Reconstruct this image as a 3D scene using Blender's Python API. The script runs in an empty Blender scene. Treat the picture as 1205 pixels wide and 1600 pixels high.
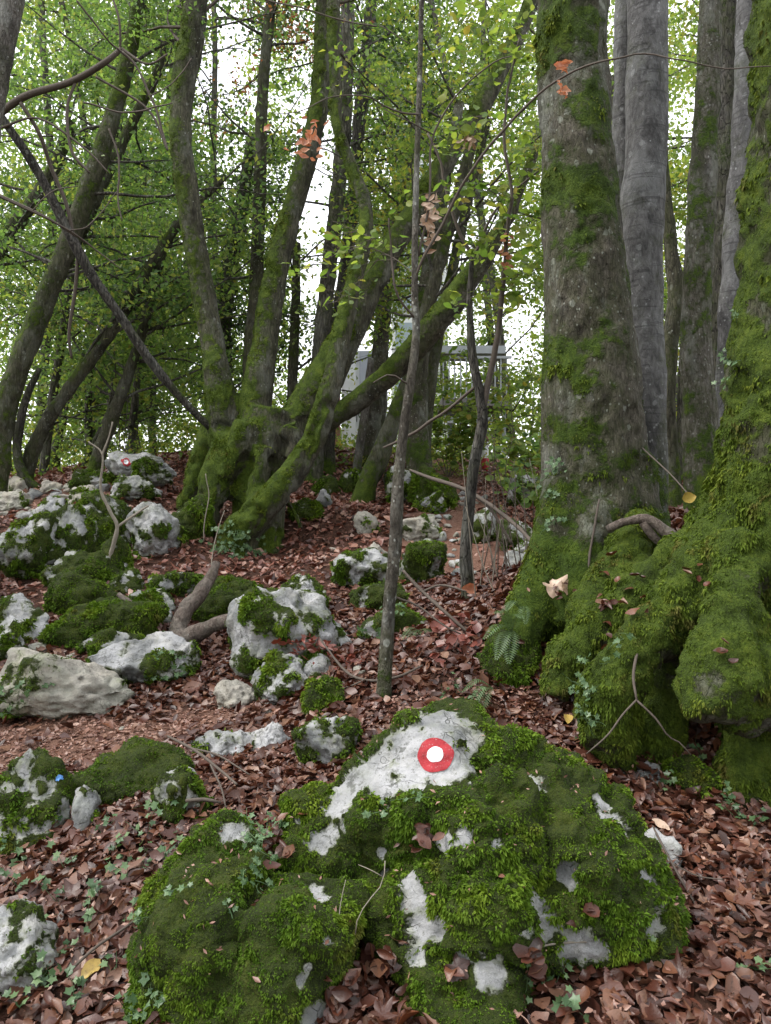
import bpy, bmesh, math, random
import numpy as np
from mathutils import Vector, Matrix
from mathutils.bvhtree import BVHTree

R = math.radians
scene = bpy.context.scene
COL = scene.collection

# ------------------------------------------------------------------ camera, sky, sun, exposure
FOC, CX, CY, CAMZ = 1205.0, 602.5, 800.0, 1.5
cam_data = bpy.data.cameras.new('camera')
cam_data.sensor_fit = 'HORIZONTAL'
cam_data.sensor_width = 36.0
cam_data.lens = 36.0
cam_data.clip_start = 0.05
cam_data.clip_end = 1000.0
camera = bpy.data.objects.new('camera', cam_data)
COL.objects.link(camera)
camera.location = (0, 0, CAMZ)
camera.rotation_euler = (R(90), 0, 0)
scene.camera = camera

SUN_EL, SUN_AZ = 56.0, 262.0      # azimuth from +Y clockwise: high on the left
world = bpy.data.worlds.new('World')
scene.world = world
world.use_nodes = True
wn = world.node_tree
wn.nodes.clear()
sky = wn.nodes.new('ShaderNodeTexSky')
sky.sky_type = 'NISHITA'
sky.sun_disc = False
sky.sun_elevation = R(SUN_EL)
sky.sun_rotation = R(SUN_AZ)
sky.air_density = 1.0
sky.dust_density = 4.0
sky.ozone_density = 1.0
hs = wn.nodes.new('ShaderNodeHueSaturation')
hs.inputs['Saturation'].default_value = 0.35
cloud = wn.nodes.new('ShaderNodeMixRGB')      # an even overcast layer over the clear sky
cloud.inputs['Fac'].default_value = 0.72
cloud.inputs['Color2'].default_value = (9.6, 9.7, 10.3, 1)
bg = wn.nodes.new('ShaderNodeBackground')
bg.inputs['Strength'].default_value = 0.13
wo = wn.nodes.new('ShaderNodeOutputWorld')
wn.links.new(sky.outputs[0], hs.inputs['Color'])
wn.links.new(hs.outputs[0], cloud.inputs['Color1'])
wn.links.new(cloud.outputs[0], bg.inputs['Color'])
wn.links.new(bg.outputs[0], wo.inputs['Surface'])

sun_data = bpy.data.lights.new('sun', 'SUN')
sun_data.energy = 1.5
sun_data.angle = R(18)
sun_data.color = (1.0, 0.96, 0.9)
sun = bpy.data.objects.new('sun', sun_data)
COL.objects.link(sun)
_a, _e = R(SUN_AZ), R(SUN_EL)
_to = Vector((math.sin(_a) * math.cos(_e), math.cos(_a) * math.cos(_e), math.sin(_e)))
sun.rotation_euler = _to.to_track_quat('Z', 'Y').to_euler()

scene.view_settings.view_transform = 'Standard'
scene.view_settings.look = 'None'
scene.view_settings.exposure = 1.2
scene.view_settings.gamma = 1.0
scene.view_settings.use_curve_mapping = False
scene.render.engine = 'CYCLES'
scene.cycles.use_denoising = True
scene.cycles.max_bounces = 6
scene.cycles.diffuse_bounces = 3
scene.cycles.transmission_bounces = 4
scene.cycles.transparent_max_bounces = 4

# ------------------------------------------------------------------ numeric helpers
rng = np.random.default_rng(7)
random.seed(7)


def P(px, py, d):
    return np.array(((px - CX) / FOC * d, d, CAMZ + (CY - py) / FOC * d))


_G = np.array([(1, 1, 0), (-1, 1, 0), (1, -1, 0), (-1, -1, 0), (1, 0, 1), (-1, 0, 1), (1, 0, -1), (-1, 0, -1),
               (0, 1, 1), (0, -1, 1), (0, 1, -1), (0, -1, -1)], float)


def _hash(ix, iy, iz, seed):
    n = (ix * 374761393 + iy * 668265263 + iz * 1440662683 + seed * 1274126177) & 0xffffffff
    n = ((n ^ (n >> 13)) * 1274126177) & 0xffffffff
    n = ((n ^ (n >> 15)) * 974634777) & 0xffffffff
    return (n ^ (n >> 16)) & 0x7fffffff


def noise(p, seed=0):
    p = np.asarray(p, float)
    i = np.floor(p).astype(np.int64)
    f = p - i
    u = f * f * f * (f * (f * 6 - 15) + 10)
    out = 0
    for dx in (0, 1):
        wx = u[:, 0] if dx else 1 - u[:, 0]
        for dy in (0, 1):
            wy = u[:, 1] if dy else 1 - u[:, 1]
            for dz in (0, 1):
                wz = u[:, 2] if dz else 1 - u[:, 2]
                g = _G[_hash(i[:, 0] + dx, i[:, 1] + dy, i[:, 2] + dz, seed) % 12]
                out = out + wx * wy * wz * (g[:, 0] * (f[:, 0] - dx) + g[:, 1] * (f[:, 1] - dy) + g[:, 2] * (f[:, 2] - dz))
    return out


def fbm(p, scale=1.0, octv=4, seed=0, gain=.5):
    p = np.asarray(p, float) * scale
    s, a = 0, 1.0
    for k in range(octv):
        s = s + a * noise(p, seed + k * 17)
        p = p * 2.03
        a *= gain
    return s


def ridged(p, scale=1.0, octv=4, seed=0):
    p = np.asarray(p, float) * scale
    s, a = 0, 1.0
    for k in range(octv):
        s = s + a * (1 - np.abs(noise(p, seed + k * 17)) * 2)
        p = p * 2.1
        a *= .5
    return s


def smooth(a, b, x):
    t = np.clip((x - a) / (b - a), 0, 1)
    return t * t * (3 - 2 * t)


def norm(v):
    v = np.asarray(v, float)
    return v / np.maximum(np.linalg.norm(v, axis=-1, keepdims=True), 1e-9)


def unit_rand(n):
    return norm(rng.normal(size=(n, 3)))


# ------------------------------------------------------------------ mesh helpers
def new_mesh(name, verts, faces, mat=None, smooth_shade=True, attrs=None, fattrs=None, normals=None):
    """faces: one (M,k) int array or a list of such arrays"""
    if isinstance(faces, np.ndarray):
        faces = [faces]
    faces = [f for f in faces if len(f)]
    me = bpy.data.meshes.new(name)
    verts = np.ascontiguousarray(verts, np.float32)
    me.vertices.add(len(verts))
    me.vertices.foreach_set('co', verts.ravel())
    tot = np.concatenate([np.full(len(f), f.shape[1], np.int32) for f in faces])
    idx = np.concatenate([f.astype(np.int32).ravel() for f in faces])
    me.loops.add(len(idx))
    me.loops.foreach_set('vertex_index', idx)
    me.polygons.add(len(tot))
    st = np.zeros(len(tot), np.int32)
    st[1:] = np.cumsum(tot)[:-1]
    me.polygons.foreach_set('loop_start', st)
    me.polygons.foreach_set('loop_total', tot)
    me.update(calc_edges=True)
    me.polygons.foreach_set('use_smooth', np.full(len(tot), smooth_shade, bool))
    for k, v in (attrs or {}).items():
        me.attributes.new(k, 'FLOAT', 'POINT').data.foreach_set('value', np.ascontiguousarray(v, np.float32))
    for k, v in (fattrs or {}).items():
        me.attributes.new(k, 'FLOAT', 'FACE').data.foreach_set('value', np.ascontiguousarray(v, np.float32))
    if normals is not None:
        me.normals_split_custom_set_from_vertices([tuple(n) for n in np.asarray(normals, float).tolist()])
    if mat is not None:
        me.materials.append(mat)
    return me


def put(name, me, parent=None, loc=None):
    o = bpy.data.objects.new(name, me)
    COL.objects.link(o)
    if parent is not None:
        o.parent = parent
    if loc is not None:
        o.location = [float(c) for c in loc]
    return o


def tag(o, label=None, cat=None, group=None, kind=None):
    for k, v in (('label', label), ('category', cat), ('group', group), ('kind', kind)):
        if v:
            o[k] = v
    return o


def thing(name, label, cat, loc, group=None):
    o = bpy.data.objects.new(name, None)
    COL.objects.link(o)
    o.empty_display_size = .1
    o.location = [float(c) for c in loc]
    tag(o, label, cat, group)
    o['_o'] = [float(c) for c in loc]
    return o


def origin(o):
    while o.parent is not None:
        o = o.parent
    return np.array(o.location)


class Geo:
    """collects verts / faces / a face value and builds one mesh"""

    def __init__(self):
        self.v, self.f, self.r, self.n = [], [], [], 0

    def add(self, v, f, r=None):
        v = np.asarray(v, float)
        fs = f if isinstance(f, list) else [f]
        for q in fs:
            if len(q):
                self.f.append(np.asarray(q) + self.n)
                if r is None:
                    self.r.append(np.zeros(len(q)))
                else:
                    self.r.append(np.broadcast_to(np.asarray(r, float), (len(q),)))
        self.v.append(v)
        self.n += len(v)
        return self

    def mesh(self, name, mat, smooth_shade=True, org=(0, 0, 0)):
        v = np.concatenate(self.v) - np.asarray(org)
        return new_mesh(name, v, self.f, mat, smooth_shade, fattrs={'rnd': np.concatenate(self.r)})

    def build(self, name, mat, parent=None, smooth_shade=True, loc=None):
        org = origin(parent) if parent is not None else (loc if loc is not None else (0, 0, 0))
        return put(name, self.mesh(name, mat, smooth_shade, org), parent, loc if parent is None else None)


def catmull(pts, n):
    """pts (K,D) resampled to n points, even in arc length"""
    pts = np.asarray(pts, float)
    if len(pts) == 2:
        t = np.linspace(0, 1, n)[:, None]
        return pts[0] * (1 - t) + pts[1] * t
    e = np.vstack([2 * pts[0] - pts[1], pts, 2 * pts[-1] - pts[-2]])
    out = []
    for i in range(1, len(e) - 2):
        t = np.linspace(0, 1, 16, endpoint=False)[:, None]
        a, b, c, d = e[i - 1], e[i], e[i + 1], e[i + 2]
        out.append(.5 * (2 * b + (c - a) * t + (2 * a - 5 * b + 4 * c - d) * t ** 2 + (3 * b - a - 3 * c + d) * t ** 3))
    out.append(pts[-1:])
    out = np.vstack(out)
    s = np.concatenate([[0], np.cumsum(np.linalg.norm(np.diff(out[:, :3], axis=0), axis=1))])
    q = np.linspace(0, s[-1], n)
    return np.stack([np.interp(q, s, out[:, k]) for k in range(out.shape[1])], 1)


def frames(c):
    t = norm(np.gradient(c, axis=0))
    a = np.array((0.0, 1.0, 0.0)) if abs(t[0][1]) < .9 else np.array((1.0, 0, 0))
    u = np.zeros_like(c)
    x = norm(np.cross(a, t[0]))
    for i in range(len(c)):
        x = x - t[i] * np.dot(x, t[i])
        x = x / max(np.linalg.norm(x), 1e-9)
        u[i] = x
    return t, u, np.cross(t, u)


def tube(c, r, sides=8, cap=True):
    """swept tube -> verts, [quads, tris]"""
    c = np.asarray(c, float)
    r = np.broadcast_to(np.asarray(r, float), (len(c),))
    t, u, w = frames(c)
    th = np.linspace(0, 2 * math.pi, sides, endpoint=False)
    v = c[:, None] + r[:, None, None] * (np.cos(th)[None, :, None] * u[:, None] + np.sin(th)[None, :, None] * w[:, None])
    v = v.reshape(-1, 3)
    n = len(c)
    i = np.arange(n - 1)[:, None] * sides
    j = np.arange(sides)[None, :]
    k = (j + 1) % sides
    q = np.stack([i + j, i + k, i + sides + k, i + sides + j], -1).reshape(-1, 4)
    if not cap:
        return v, [q]
    v = np.vstack([v, c[0], c[-1]])
    a = n * sides
    j = np.arange(sides)
    k = (j + 1) % sides
    lo = np.stack([np.full(sides, a), k, j], 1)
    hi = np.stack([np.full(sides, a + 1), (n - 1) * sides + j, (n - 1) * sides + k], 1)
    return v, [q, np.vstack([lo, hi])]


def box(c, s, rz=0.0):
    x, y, z = np.asarray(s, float) / 2
    v = np.array([(-x, -y, -z), (x, -y, -z), (x, y, -z), (-x, y, -z), (-x, -y, z), (x, -y, z), (x, y, z), (-x, y, z)])
    ca, sa = math.cos(rz), math.sin(rz)
    v = v @ np.array([(ca, sa, 0), (-sa, ca, 0), (0, 0, 1)]) + np.asarray(c)
    f = np.array([(0, 3, 2, 1), (4, 5, 6, 7), (0, 1, 5, 4), (1, 2, 6, 5), (2, 3, 7, 6), (3, 0, 4, 7)])
    return v, f


def mesh_arrays(me):
    v = np.empty(len(me.vertices) * 3, np.float32)
    me.vertices.foreach_get('co', v)
    n = np.empty(len(me.vertices) * 3, np.float32)
    me.vertex_normals.foreach_get('vector', n)
    tot = np.empty(len(me.polygons), np.int32)
    me.polygons.foreach_get('loop_total', tot)
    idx = np.empty(len(me.loops), np.int32)
    me.loops.foreach_get('vertex_index', idx)
    st = np.concatenate([[0], np.cumsum(tot)[:-1]])
    fs = []
    for k in (3, 4):
        s = st[tot == k]
        if len(s):
            fs.append(idx[s[:, None] + np.arange(k)])
    return v.reshape(-1, 3).astype(float), fs, n.reshape(-1, 3).astype(float)


def normals_of(v, faces):
    if isinstance(faces, np.ndarray):
        faces = [faces]
    n = np.zeros_like(v)
    for f in faces:
        a = np.cross(v[f[:, 2]] - v[f[:, 0]], v[f[:, -1]] - v[f[:, 1]]) if f.shape[1] == 4 else np.cross(v[f[:, 1]] - v[f[:, 0]], v[f[:, 2]] - v[f[:, 0]])
        for k in range(f.shape[1]):
            np.add.at(n, f[:, k], a)
    return norm(n)


def laplace(v, faces, it, lam=.5):
    e = []
    for f in faces:
        k = f.shape[1]
        for a in range(k):
            e.append(np.stack([f[:, a], f[:, (a + 1) % k]], 1))
    e = np.concatenate(e)
    e = np.concatenate([e, e[:, ::-1]])
    cnt = np.maximum(np.bincount(e[:, 0], minlength=len(v)), 1)[:, None]
    for _ in range(it):
        s = np.stack([np.bincount(e[:, 0], weights=v[e[:, 1], k], minlength=len(v)) for k in range(3)], 1)
        v = v + lam * (s / cnt - v)
    return v


def remesh(v, faces, voxel):
    """one closed skin round a union of overlapping closed shapes"""
    me = new_mesh('tmp', v, faces)
    o = put('tmp', me)
    m = o.modifiers.new('r', 'REMESH')
    m.mode = 'VOXEL'
    m.voxel_size = voxel
    dg = bpy.context.evaluated_depsgraph_get()
    dg.update()
    ev = o.evaluated_get(dg)
    out = bpy.data.meshes.new_from_object(ev)
    a = mesh_arrays(out)
    bpy.data.objects.remove(o)
    bpy.data.meshes.remove(me)
    bpy.data.meshes.remove(out)
    return a


def tri_of(faces):
    t = []
    for f in faces:
        if f.shape[1] == 3:
            t.append(f)
        else:
            t.append(f[:, [0, 1, 2]])
            t.append(f[:, [0, 2, 3]])
    return np.concatenate(t)


def sample(v, faces, n, weight=None, nrm=None):
    """n random points on a surface, density by a per-vertex weight"""
    t = tri_of(faces)
    a, b, c = v[t[:, 0]], v[t[:, 1]], v[t[:, 2]]
    ar = np.linalg.norm(np.cross(b - a, c - a), axis=1)
    if weight is not None:
        ar = ar * weight[t].mean(1)
    if ar.sum() <= 0:
        return np.zeros((0, 3)), np.zeros((0, 3))
    k = rng.choice(len(t), n, p=ar / ar.sum())
    u, w = rng.random(n), rng.random(n)
    m = u + w > 1
    u[m], w[m] = 1 - u[m], 1 - w[m]
    g = np.stack([1 - u - w, u, w], 1)[:, :, None]
    p = (v[t[k]] * g).sum(1)
    q = norm((nrm[t[k]] * g).sum(1)) if nrm is not None else None
    return p, q


def tufts(p, n, length, width, blades=4, droop=.5, spread=.7):
    """little moss shoots: thin three-cornered leaves on points p with normals n"""
    N = len(p)
    p = np.repeat(p, blades, 0)
    n = np.repeat(n, blades, 0)
    L = length * (.55 + .9 * rng.random(N * blades))[:, None]
    d = norm(n * .8 + unit_rand(N * blades) * spread + np.array((0, 0, -droop)))
    s = norm(np.cross(d, unit_rand(N * blades))) * (width * (.7 + .6 * rng.random(N * blades)))[:, None]
    b = p - n * length * .15
    mid = b + d * L * .55
    tip = b + d * L + np.array((0, 0, -1)) * L * droop * .35
    v = np.stack([b, mid + s, tip, mid - s], 1).reshape(-1, 3)
    f = np.arange(N * blades * 4).reshape(-1, 4)
    r = np.repeat(rng.random(N), blades) * .7 + rng.random(N * blades) * .3
    return v, f, r


def leaf_batch(pos, nrm, length, aspect=.55, rows=4, curl=(0, 1.5), fold=(-.2, .7), jag=.0, maple=None):
    """curled leaves; returns verts, quads, per-leaf id"""
    N = len(pos)
    t = np.linspace(0, 1, rows + 1)
    w = np.sin(np.pi * np.clip(t * .96 + .02, 0, 1) ** .85) ** .75
    L = np.broadcast_to(np.asarray(length, float), (N,))
    A = np.broadcast_to(np.asarray(aspect, float), (N,)) * (.8 + .4 * rng.random(N))
    cu = rng.uniform(*curl, N) * np.where(rng.random(N) < .3, -1, 1)
    cu = cu * np.where(rng.random(N) < .3, 1.0, .5)
    cu = np.where(np.abs(cu) < .05, .05, cu)
    fo = rng.uniform(*fold, N)
    W = (L * A * .5)[:, None] * w[None] * (1 + jag * rng.uniform(-1, 1, (N, rows + 1)))
    ph = (t[None] - .5) * cu[:, None]
    yy = L[:, None] * np.sin(ph) / cu[:, None]
    zz = L[:, None] * (1 - np.cos(ph)) / cu[:, None]
    wob = .12 * L[:, None] * rng.uniform(-1, 1, (N, rows + 1)) * w[None]
    tw = rng.uniform(-.5, .5, N)[:, None] * (t[None] - .5)
    xs, ys, zs = [], [], []
    for s in (-1, 0, 1):
        x = s * W * np.cos(fo)[:, None]
        z = abs(s) * W * np.sin(fo)[:, None] + zz + (wob if s == 1 else 0) + s * W * tw
        xs.append(x)
        ys.append(yy)
        zs.append(z)
    loc = np.stack([np.stack(xs, 2), np.stack(ys, 2), np.stack(zs, 2)], -1)       # N, rows+1, 3, xyz
    yaw = rng.uniform(0, 2 * math.pi, N)
    ref = np.stack([np.cos(yaw), np.sin(yaw), np.zeros(N)], 1)
    ex = norm(np.cross(ref, nrm))
    ey = np.cross(nrm, ex)
    v = pos[:, None, None] + loc[..., :1] * ex[:, None, None] + loc[..., 1:2] * ey[:, None, None] + loc[..., 2:] * nrm[:, None, None]
    per = (rows + 1) * 3
    i = np.arange(rows)[:, None] * 3
    j = np.arange(2)[None]
    q = np.stack([i + j, i + j + 1, i + j + 4, i + j + 3], -1).reshape(-1, 4)
    f = (np.arange(N)[:, None, None] * per + q[None]).reshape(-1, 4)
    return v.reshape(-1, 3), f, np.repeat(np.arange(N), len(q))


def lobed_batch(pos, nrm, size, lobes=5, depth=.45, pts=15, cup=.5, notch=True):
    """maple, oak or ivy like leaves as a curled fan"""
    N = len(pos)
    th = np.linspace(0, 2 * math.pi, pts, endpoint=False)
    prof = 1 - depth * (.5 - .5 * np.cos(lobes * th)) ** .8
    if notch:
        prof = prof * (1 - .45 * np.exp(-((np.abs(th - math.pi)) / .45) ** 2))
    S = np.broadcast_to(np.asarray(size, float), (N,))
    rad = S[:, None] * .5 * prof[None] * rng.uniform(.88, 1.12, (N, pts))
    a, b = rng.uniform(-cup, cup, N), rng.uniform(-cup, cup, N)
    ph = rng.uniform(0, 6.28, N)
    x = rad * np.cos(th)
    y = rad * np.sin(th)
    z = S[:, None] * .5 * (a[:, None] * np.cos(2 * th[None] + ph[:, None]) + b[:, None] + .18 * rng.uniform(-1, 1, (N, pts)) * min(1, cup * 2)) * (prof[None] ** 2)
    loc = np.concatenate([np.zeros((N, 1, 3)), np.stack([x, y, z], -1)], 1)
    yaw = rng.uniform(0, 2 * math.pi, N)
    ref = np.stack([np.cos(yaw), np.sin(yaw), np.zeros(N)], 1)
    ex = norm(np.cross(ref, nrm))
    ey = np.cross(nrm, ex)
    v = pos[:, None] + loc[..., :1] * ex[:, None] + loc[..., 1:2] * ey[:, None] + loc[..., 2:] * nrm[:, None]
    j = np.arange(pts)
    q = np.stack([np.zeros(pts, int), 1 + j, 1 + (j + 1) % pts], 1)
    f = (np.arange(N)[:, None, None] * (pts + 1) + q[None]).reshape(-1, 3)
    return v.reshape(-1, 3), f, np.repeat(np.arange(N), pts)


def rhomb_leaves(pos, nrm, size, aspect=.6):
    """cheap folded leaf of two faces, for foliage high in the trees"""
    N = len(pos)
    yaw = unit_rand(N)
    ex = norm(np.cross(yaw, nrm))
    ey = np.cross(nrm, ex)
    L = (np.broadcast_to(np.asarray(size, float), (N,)) * rng.uniform(.7, 1.3, N))[:, None]
    w = L * aspect * .5
    fold = L * rng.uniform(-.05, .2, N)[:, None]
    v = np.stack([pos - ey * L * .5, pos + ex * w + nrm * fold - ey * L * .05, pos + ey * L * .5, pos - ex * w + nrm * fold - ey * L * .05], 1)
    return v.reshape(-1, 3), np.arange(N * 4).reshape(-1, 4)

# ------------------------------------------------------------------ materials
class NT:
    def __init__(self, name):
        self.m = bpy.data.materials.new(name)
        self.m.use_nodes = True
        self.t = self.m.node_tree
        self.t.nodes.clear()
        self.out = self.t.nodes.new('ShaderNodeOutputMaterial')
        self._pos = None

    def n(self, typ, ins=None, **props):
        o = self.t.nodes.new('ShaderNode' + typ)
        for k, v in props.items():
            setattr(o, k, v)
        for k, v in (ins or {}).items():
            self.set(o.inputs[k], v)
        return o

    def set(self, sock, v):
        if isinstance(v, bpy.types.NodeSocket):
            self.t.links.new(v, sock)
        elif isinstance(v, (tuple, list)) and len(v) == 3 and sock.type == 'RGBA':
            sock.default_value = (*v, 1)
        else:
            sock.default_value = v

    def pos(self, scale=(1, 1, 1)):
        if self._pos is None:
            self._pos = self.n('NewGeometry').outputs['Position']
        if scale == (1, 1, 1):
            return self._pos
        return self.n('VectorMath', {0: self._pos, 1: scale}, operation='MULTIPLY').outputs[0]

    def noise(self, scale, detail=4, rough=.55, vec=None, dist=0.0):
        return self.n('TexNoise', {'Vector': vec or self.pos(), 'Scale': scale, 'Detail': detail, 'Roughness': rough, 'Distortion': dist}).outputs['Fac']

    def vor(self, scale, vec=None, feature='F1', out='Distance', rand=1.0):
        return self.n('TexVoronoi', {'Vector': vec or self.pos(), 'Scale': scale, 'Randomness': rand}, feature=feature).outputs[out]

    def math(self, op, a, b=0.0, clamp=False):
        return self.n('Math', {0: a, 1: b}, operation=op, use_clamp=clamp).outputs[0]

    def step(self, x, a, b):
        return self.n('MapRange', {'Value': x, 'From Min': a, 'From Max': b, 'To Min': 0.0, 'To Max': 1.0}, interpolation_type='SMOOTHSTEP').outputs[0]

    def mix(self, f, a, b):
        return self.n('MixRGB', {'Fac': f, 'Color1': a, 'Color2': b}).outputs[0]

    def ramp(self, f, stops):
        r = self.n('ValToRGB', {'Fac': f})
        e = r.color_ramp.elements
        while len(e) > 1:
            e.remove(e[-1])
        e[0].position, e[0].color = stops[0][0], (*stops[0][1], 1)
        for p, c in stops[1:]:
            x = e.new(p)
            x.color = (*c, 1)
        return r.outputs[0]

    def attr(self, name):
        return self.n('Attribute', attribute_name=name).outputs['Fac']

    def bump(self, h, strength=.5, dist=.01, normal=None):
        i = {'Height': h, 'Strength': strength, 'Distance': dist}
        if normal is not None:
            i['Normal'] = normal
        return self.n('Bump', i).outputs[0]

    def finish(self, color, rough=.8, normal=None, spec=.3, **kw):
        b = self.n('BsdfPrincipled', {'Base Color': color, 'Roughness': rough, 'Specular IOR Level': spec})
        if normal is not None:
            self.set(b.inputs['Normal'], normal)
        for k, v in kw.items():
            self.set(b.inputs[k], v)
        self.t.links.new(b.outputs[0], self.out.inputs['Surface'])
        return self.m

    def leafy(self, color, rough=.5, trans=.45, spec=.3, tint=(1.15, 1.1, .6), normal=None):
        """a thin leaf: part of the light goes through it"""
        b = self.n('BsdfPrincipled', {'Base Color': color, 'Roughness': rough, 'Specular IOR Level': spec})
        tc = self.n('MixRGB', {'Fac': 1.0, 'Color1': color, 'Color2': tint}, blend_type='MULTIPLY').outputs[0]
        t = self.n('BsdfTranslucent', {'Color': tc})
        if normal is not None:
            self.set(b.inputs['Normal'], normal)
        x = self.n('MixShader', {'Fac': trans})
        self.t.links.new(b.outputs[0], x.inputs[1])
        self.t.links.new(t.outputs[0], x.inputs[2])
        self.t.links.new(x.outputs[0], self.out.inputs['Surface'])
        return self.m


MOSS_D, MOSS_M, MOSS_L = (.020, .034, .005), (.055, .095, .010), (.12, .17, .018)


def moss_color(s, k=1.0, tint=(1, 1, 1)):
    n1 = s.noise(9, 5, .6)
    n2 = s.noise(70, 4, .7)
    f = s.math('ADD', s.math('MULTIPLY', n1, .55), s.math('MULTIPLY', n2, .45))
    c = [tuple(x * k * t for x, t in zip(q, tint)) for q in (MOSS_D, MOSS_M, MOSS_L)]
    return s.ramp(f, [(.33, c[0]), (.5, c[1]), (.68, c[2])]), n2


def make_limestone(name, light=(.335, .335, .34), mid=(.15, .155, .155), dark=(.06, .062, .053), tan=(.50, .46, .38), tanmix=.2):
    s = NT(name)
    big, fine = s.noise(3.5, 6, .6), s.noise(28, 6, .65)
    pits = s.vor(40, feature='F1')
    c = s.mix(s.step(big, .38, .62), mid, light)
    c = s.mix(s.math('MULTIPLY', s.step(s.noise(5.3, 4, .6), .5, .7), tanmix), c, tan)
    c = s.mix(s.step(fine, .60, .78), c, dark)
    spot = s.math('MULTIPLY', s.step(s.noise(15, 6, .75), .53, .60), s.step(s.noise(4.1, 4, .6), .40, .55))
    c = s.mix(s.math('MULTIPLY', spot, .75), c, dark)
    crack = s.vor(4.5, vec=s.n('VectorMath', {0: s.pos(), 1: s.n('TexNoise', {'Vector': s.pos(), 'Scale': 4.0, 'Detail': 3.0}).outputs['Color']}, operation='ADD').outputs[0], feature='DISTANCE_TO_EDGE')
    ck = s.step(crack, 0.0, .02)
    ckm = s.math('MULTIPLY', s.math('SUBTRACT', 1.0, ck), s.step(s.noise(6, 4), .46, .62))
    c = s.mix(s.math('MULTIPLY', ckm, .6), c, dark)
    spk = s.math('MULTIPLY', s.step(s.noise(75, 4, .7), .56, .66), s.step(s.noise(7, 4, .7), .42, .58))
    c = s.mix(s.math('MULTIPLY', spk, .7), c, (.10, .105, .085))
    c = s.mix(s.math('MULTIPLY', s.step(s.noise(2.2, 5, .7), .48, .66), .4), c, (.27, .285, .235))
    mc, mn = moss_color(s, .55, (1.15, 1, 1))
    a = s.attr('moss')
    edge = s.math('ADD', a, s.math('MULTIPLY', s.math('SUBTRACT', s.noise(26, 6, .75), .5), .8))
    edge = s.math('ADD', edge, s.math('MULTIPLY', s.math('SUBTRACT', s.noise(8, 3, .6), .5), .35))
    m = s.step(edge, .46, .56)
    film = s.step(edge, .22, .56)
    c = s.mix(s.math('MULTIPLY', film, .65), c, (.15, .17, .085))
    c = s.mix(m, c, mc)
    h = s.math('ADD', s.math('MULTIPLY', fine, .6), s.math('MULTIPLY', ckm, -.35))
    h = s.math('ADD', h, s.math('MULTIPLY', s.math('MULTIPLY', m, mn), 2.2))
    h = s.math('ADD', h, s.math('MULTIPLY', pits, .25))
    return s.finish(c, .85, s.bump(h, 1.0, .018), .25)


def make_bark(name, dark, light, moss_k=1.0, lich=.5, lich_col=(.36, .38, .33), stretch=.22, scale=30, crack=1.0, moss_tint=(1, 1, 1), ring=0.0):
    s = NT(name)
    vs = s.pos((1, 1, stretch))
    n1 = s.noise(scale, 7, .68, vs, .6)
    n2 = s.noise(4, 4, .6)
    c = s.ramp(s.math('ADD', s.math('MULTIPLY', n1, .7), s.math('MULTIPLY', n2, .3)), [(.32, tuple(x * .45 for x in dark)), (.46, dark), (.64, light)])
    wv = s.n('VectorMath', {0: vs, 1: s.n('VectorMath', {0: s.n('TexNoise', {'Vector': vs, 'Scale': scale * .5, 'Detail': 4.0}).outputs['Color'], 1: (.09, .09, .09)}, operation='MULTIPLY').outputs[0]}, operation='ADD').outputs[0]
    plates = s.vor(scale * .8, wv, 'DISTANCE_TO_EDGE')
    cr = s.step(plates, 0, .10)
    c = s.mix(s.math('MULTIPLY', s.math('SUBTRACT', 1.0, cr), .55 * crack), c, tuple(x * .25 for x in dark))
    # broad weathered patches: grey crust and damp dark stains
    c = s.mix(s.math('MULTIPLY', s.step(s.noise(3.1, 6, .7, s.pos((1, 1, .5))), .50, .60), .55 * min(1, lich * 1.3)), c, tuple(x * .62 for x in lich_col))
    c = s.mix(s.math('MULTIPLY', s.step(s.noise(2.4, 6, .68, s.pos((1.3, 1.3, .55)), .4), .52, .64), .75), c, tuple(x * .35 for x in dark))
    # crusty lichen: pale roundish spots in patches
    v = s.vor(26, s.pos((1, 1, .8)))
    lm = s.math('MULTIPLY', s.step(s.math('ADD', v, s.math('MULTIPLY', s.noise(48, 5, .75), .5)), .46, .38), s.step(s.noise(2.6, 4, .65), .62 - .22 * lich, .70 - .22 * lich))
    v2 = s.vor(7, s.pos((1, 1, .8)))
    lm2 = s.math('MULTIPLY', s.step(s.math('ADD', v2, s.math('MULTIPLY', s.noise(24, 4, .7), .28)), .30, .25), min(1.0, lich * .9))
    c = s.mix(s.math('MULTIPLY', s.math('MAXIMUM', lm, lm2), .7), c, lich_col)
    if ring:
        rv = s.noise(7, 3, .5, s.pos((.5, .5, 6)))
        c = s.mix(s.math('MULTIPLY', s.step(rv, .58, .66), ring), c, tuple(x * .45 for x in dark))
    mc, mn = moss_color(s, moss_k, moss_tint)
    e = s.math('ADD', s.attr('moss'), s.math('MULTIPLY', s.math('SUBTRACT', s.noise(11, 6, .72), .5), 1.1))
    m = s.step(e, .43, .60)
    c = s.mix(s.math('MULTIPLY', s.step(e, .12, .5), .5), c, (.052, .062, .022))
    c = s.mix(m, c, mc)
    h = s.math('ADD', s.math('MULTIPLY', n1, 1.0), s.math('MULTIPLY', cr, .7 * crack))
    h = s.math('ADD', h, s.math('MULTIPLY', s.math('MULTIPLY', m, mn), 1.4))
    return s.finish(c, .88, s.bump(h, 1.0, .022), .2)


def make_plain(name, col, rough=.7, var=.25, scale=20, spec=.3, metal=0.0):
    s = NT(name)
    c = s.mix(s.noise(scale, 5, .6), tuple(x * (1 - var) for x in col), tuple(min(1, x * (1 + var)) for x in col))
    return s.finish(c, rough, s.bump(s.noise(scale * 4, 4), .3, .004), spec, Metallic=metal)


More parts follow.
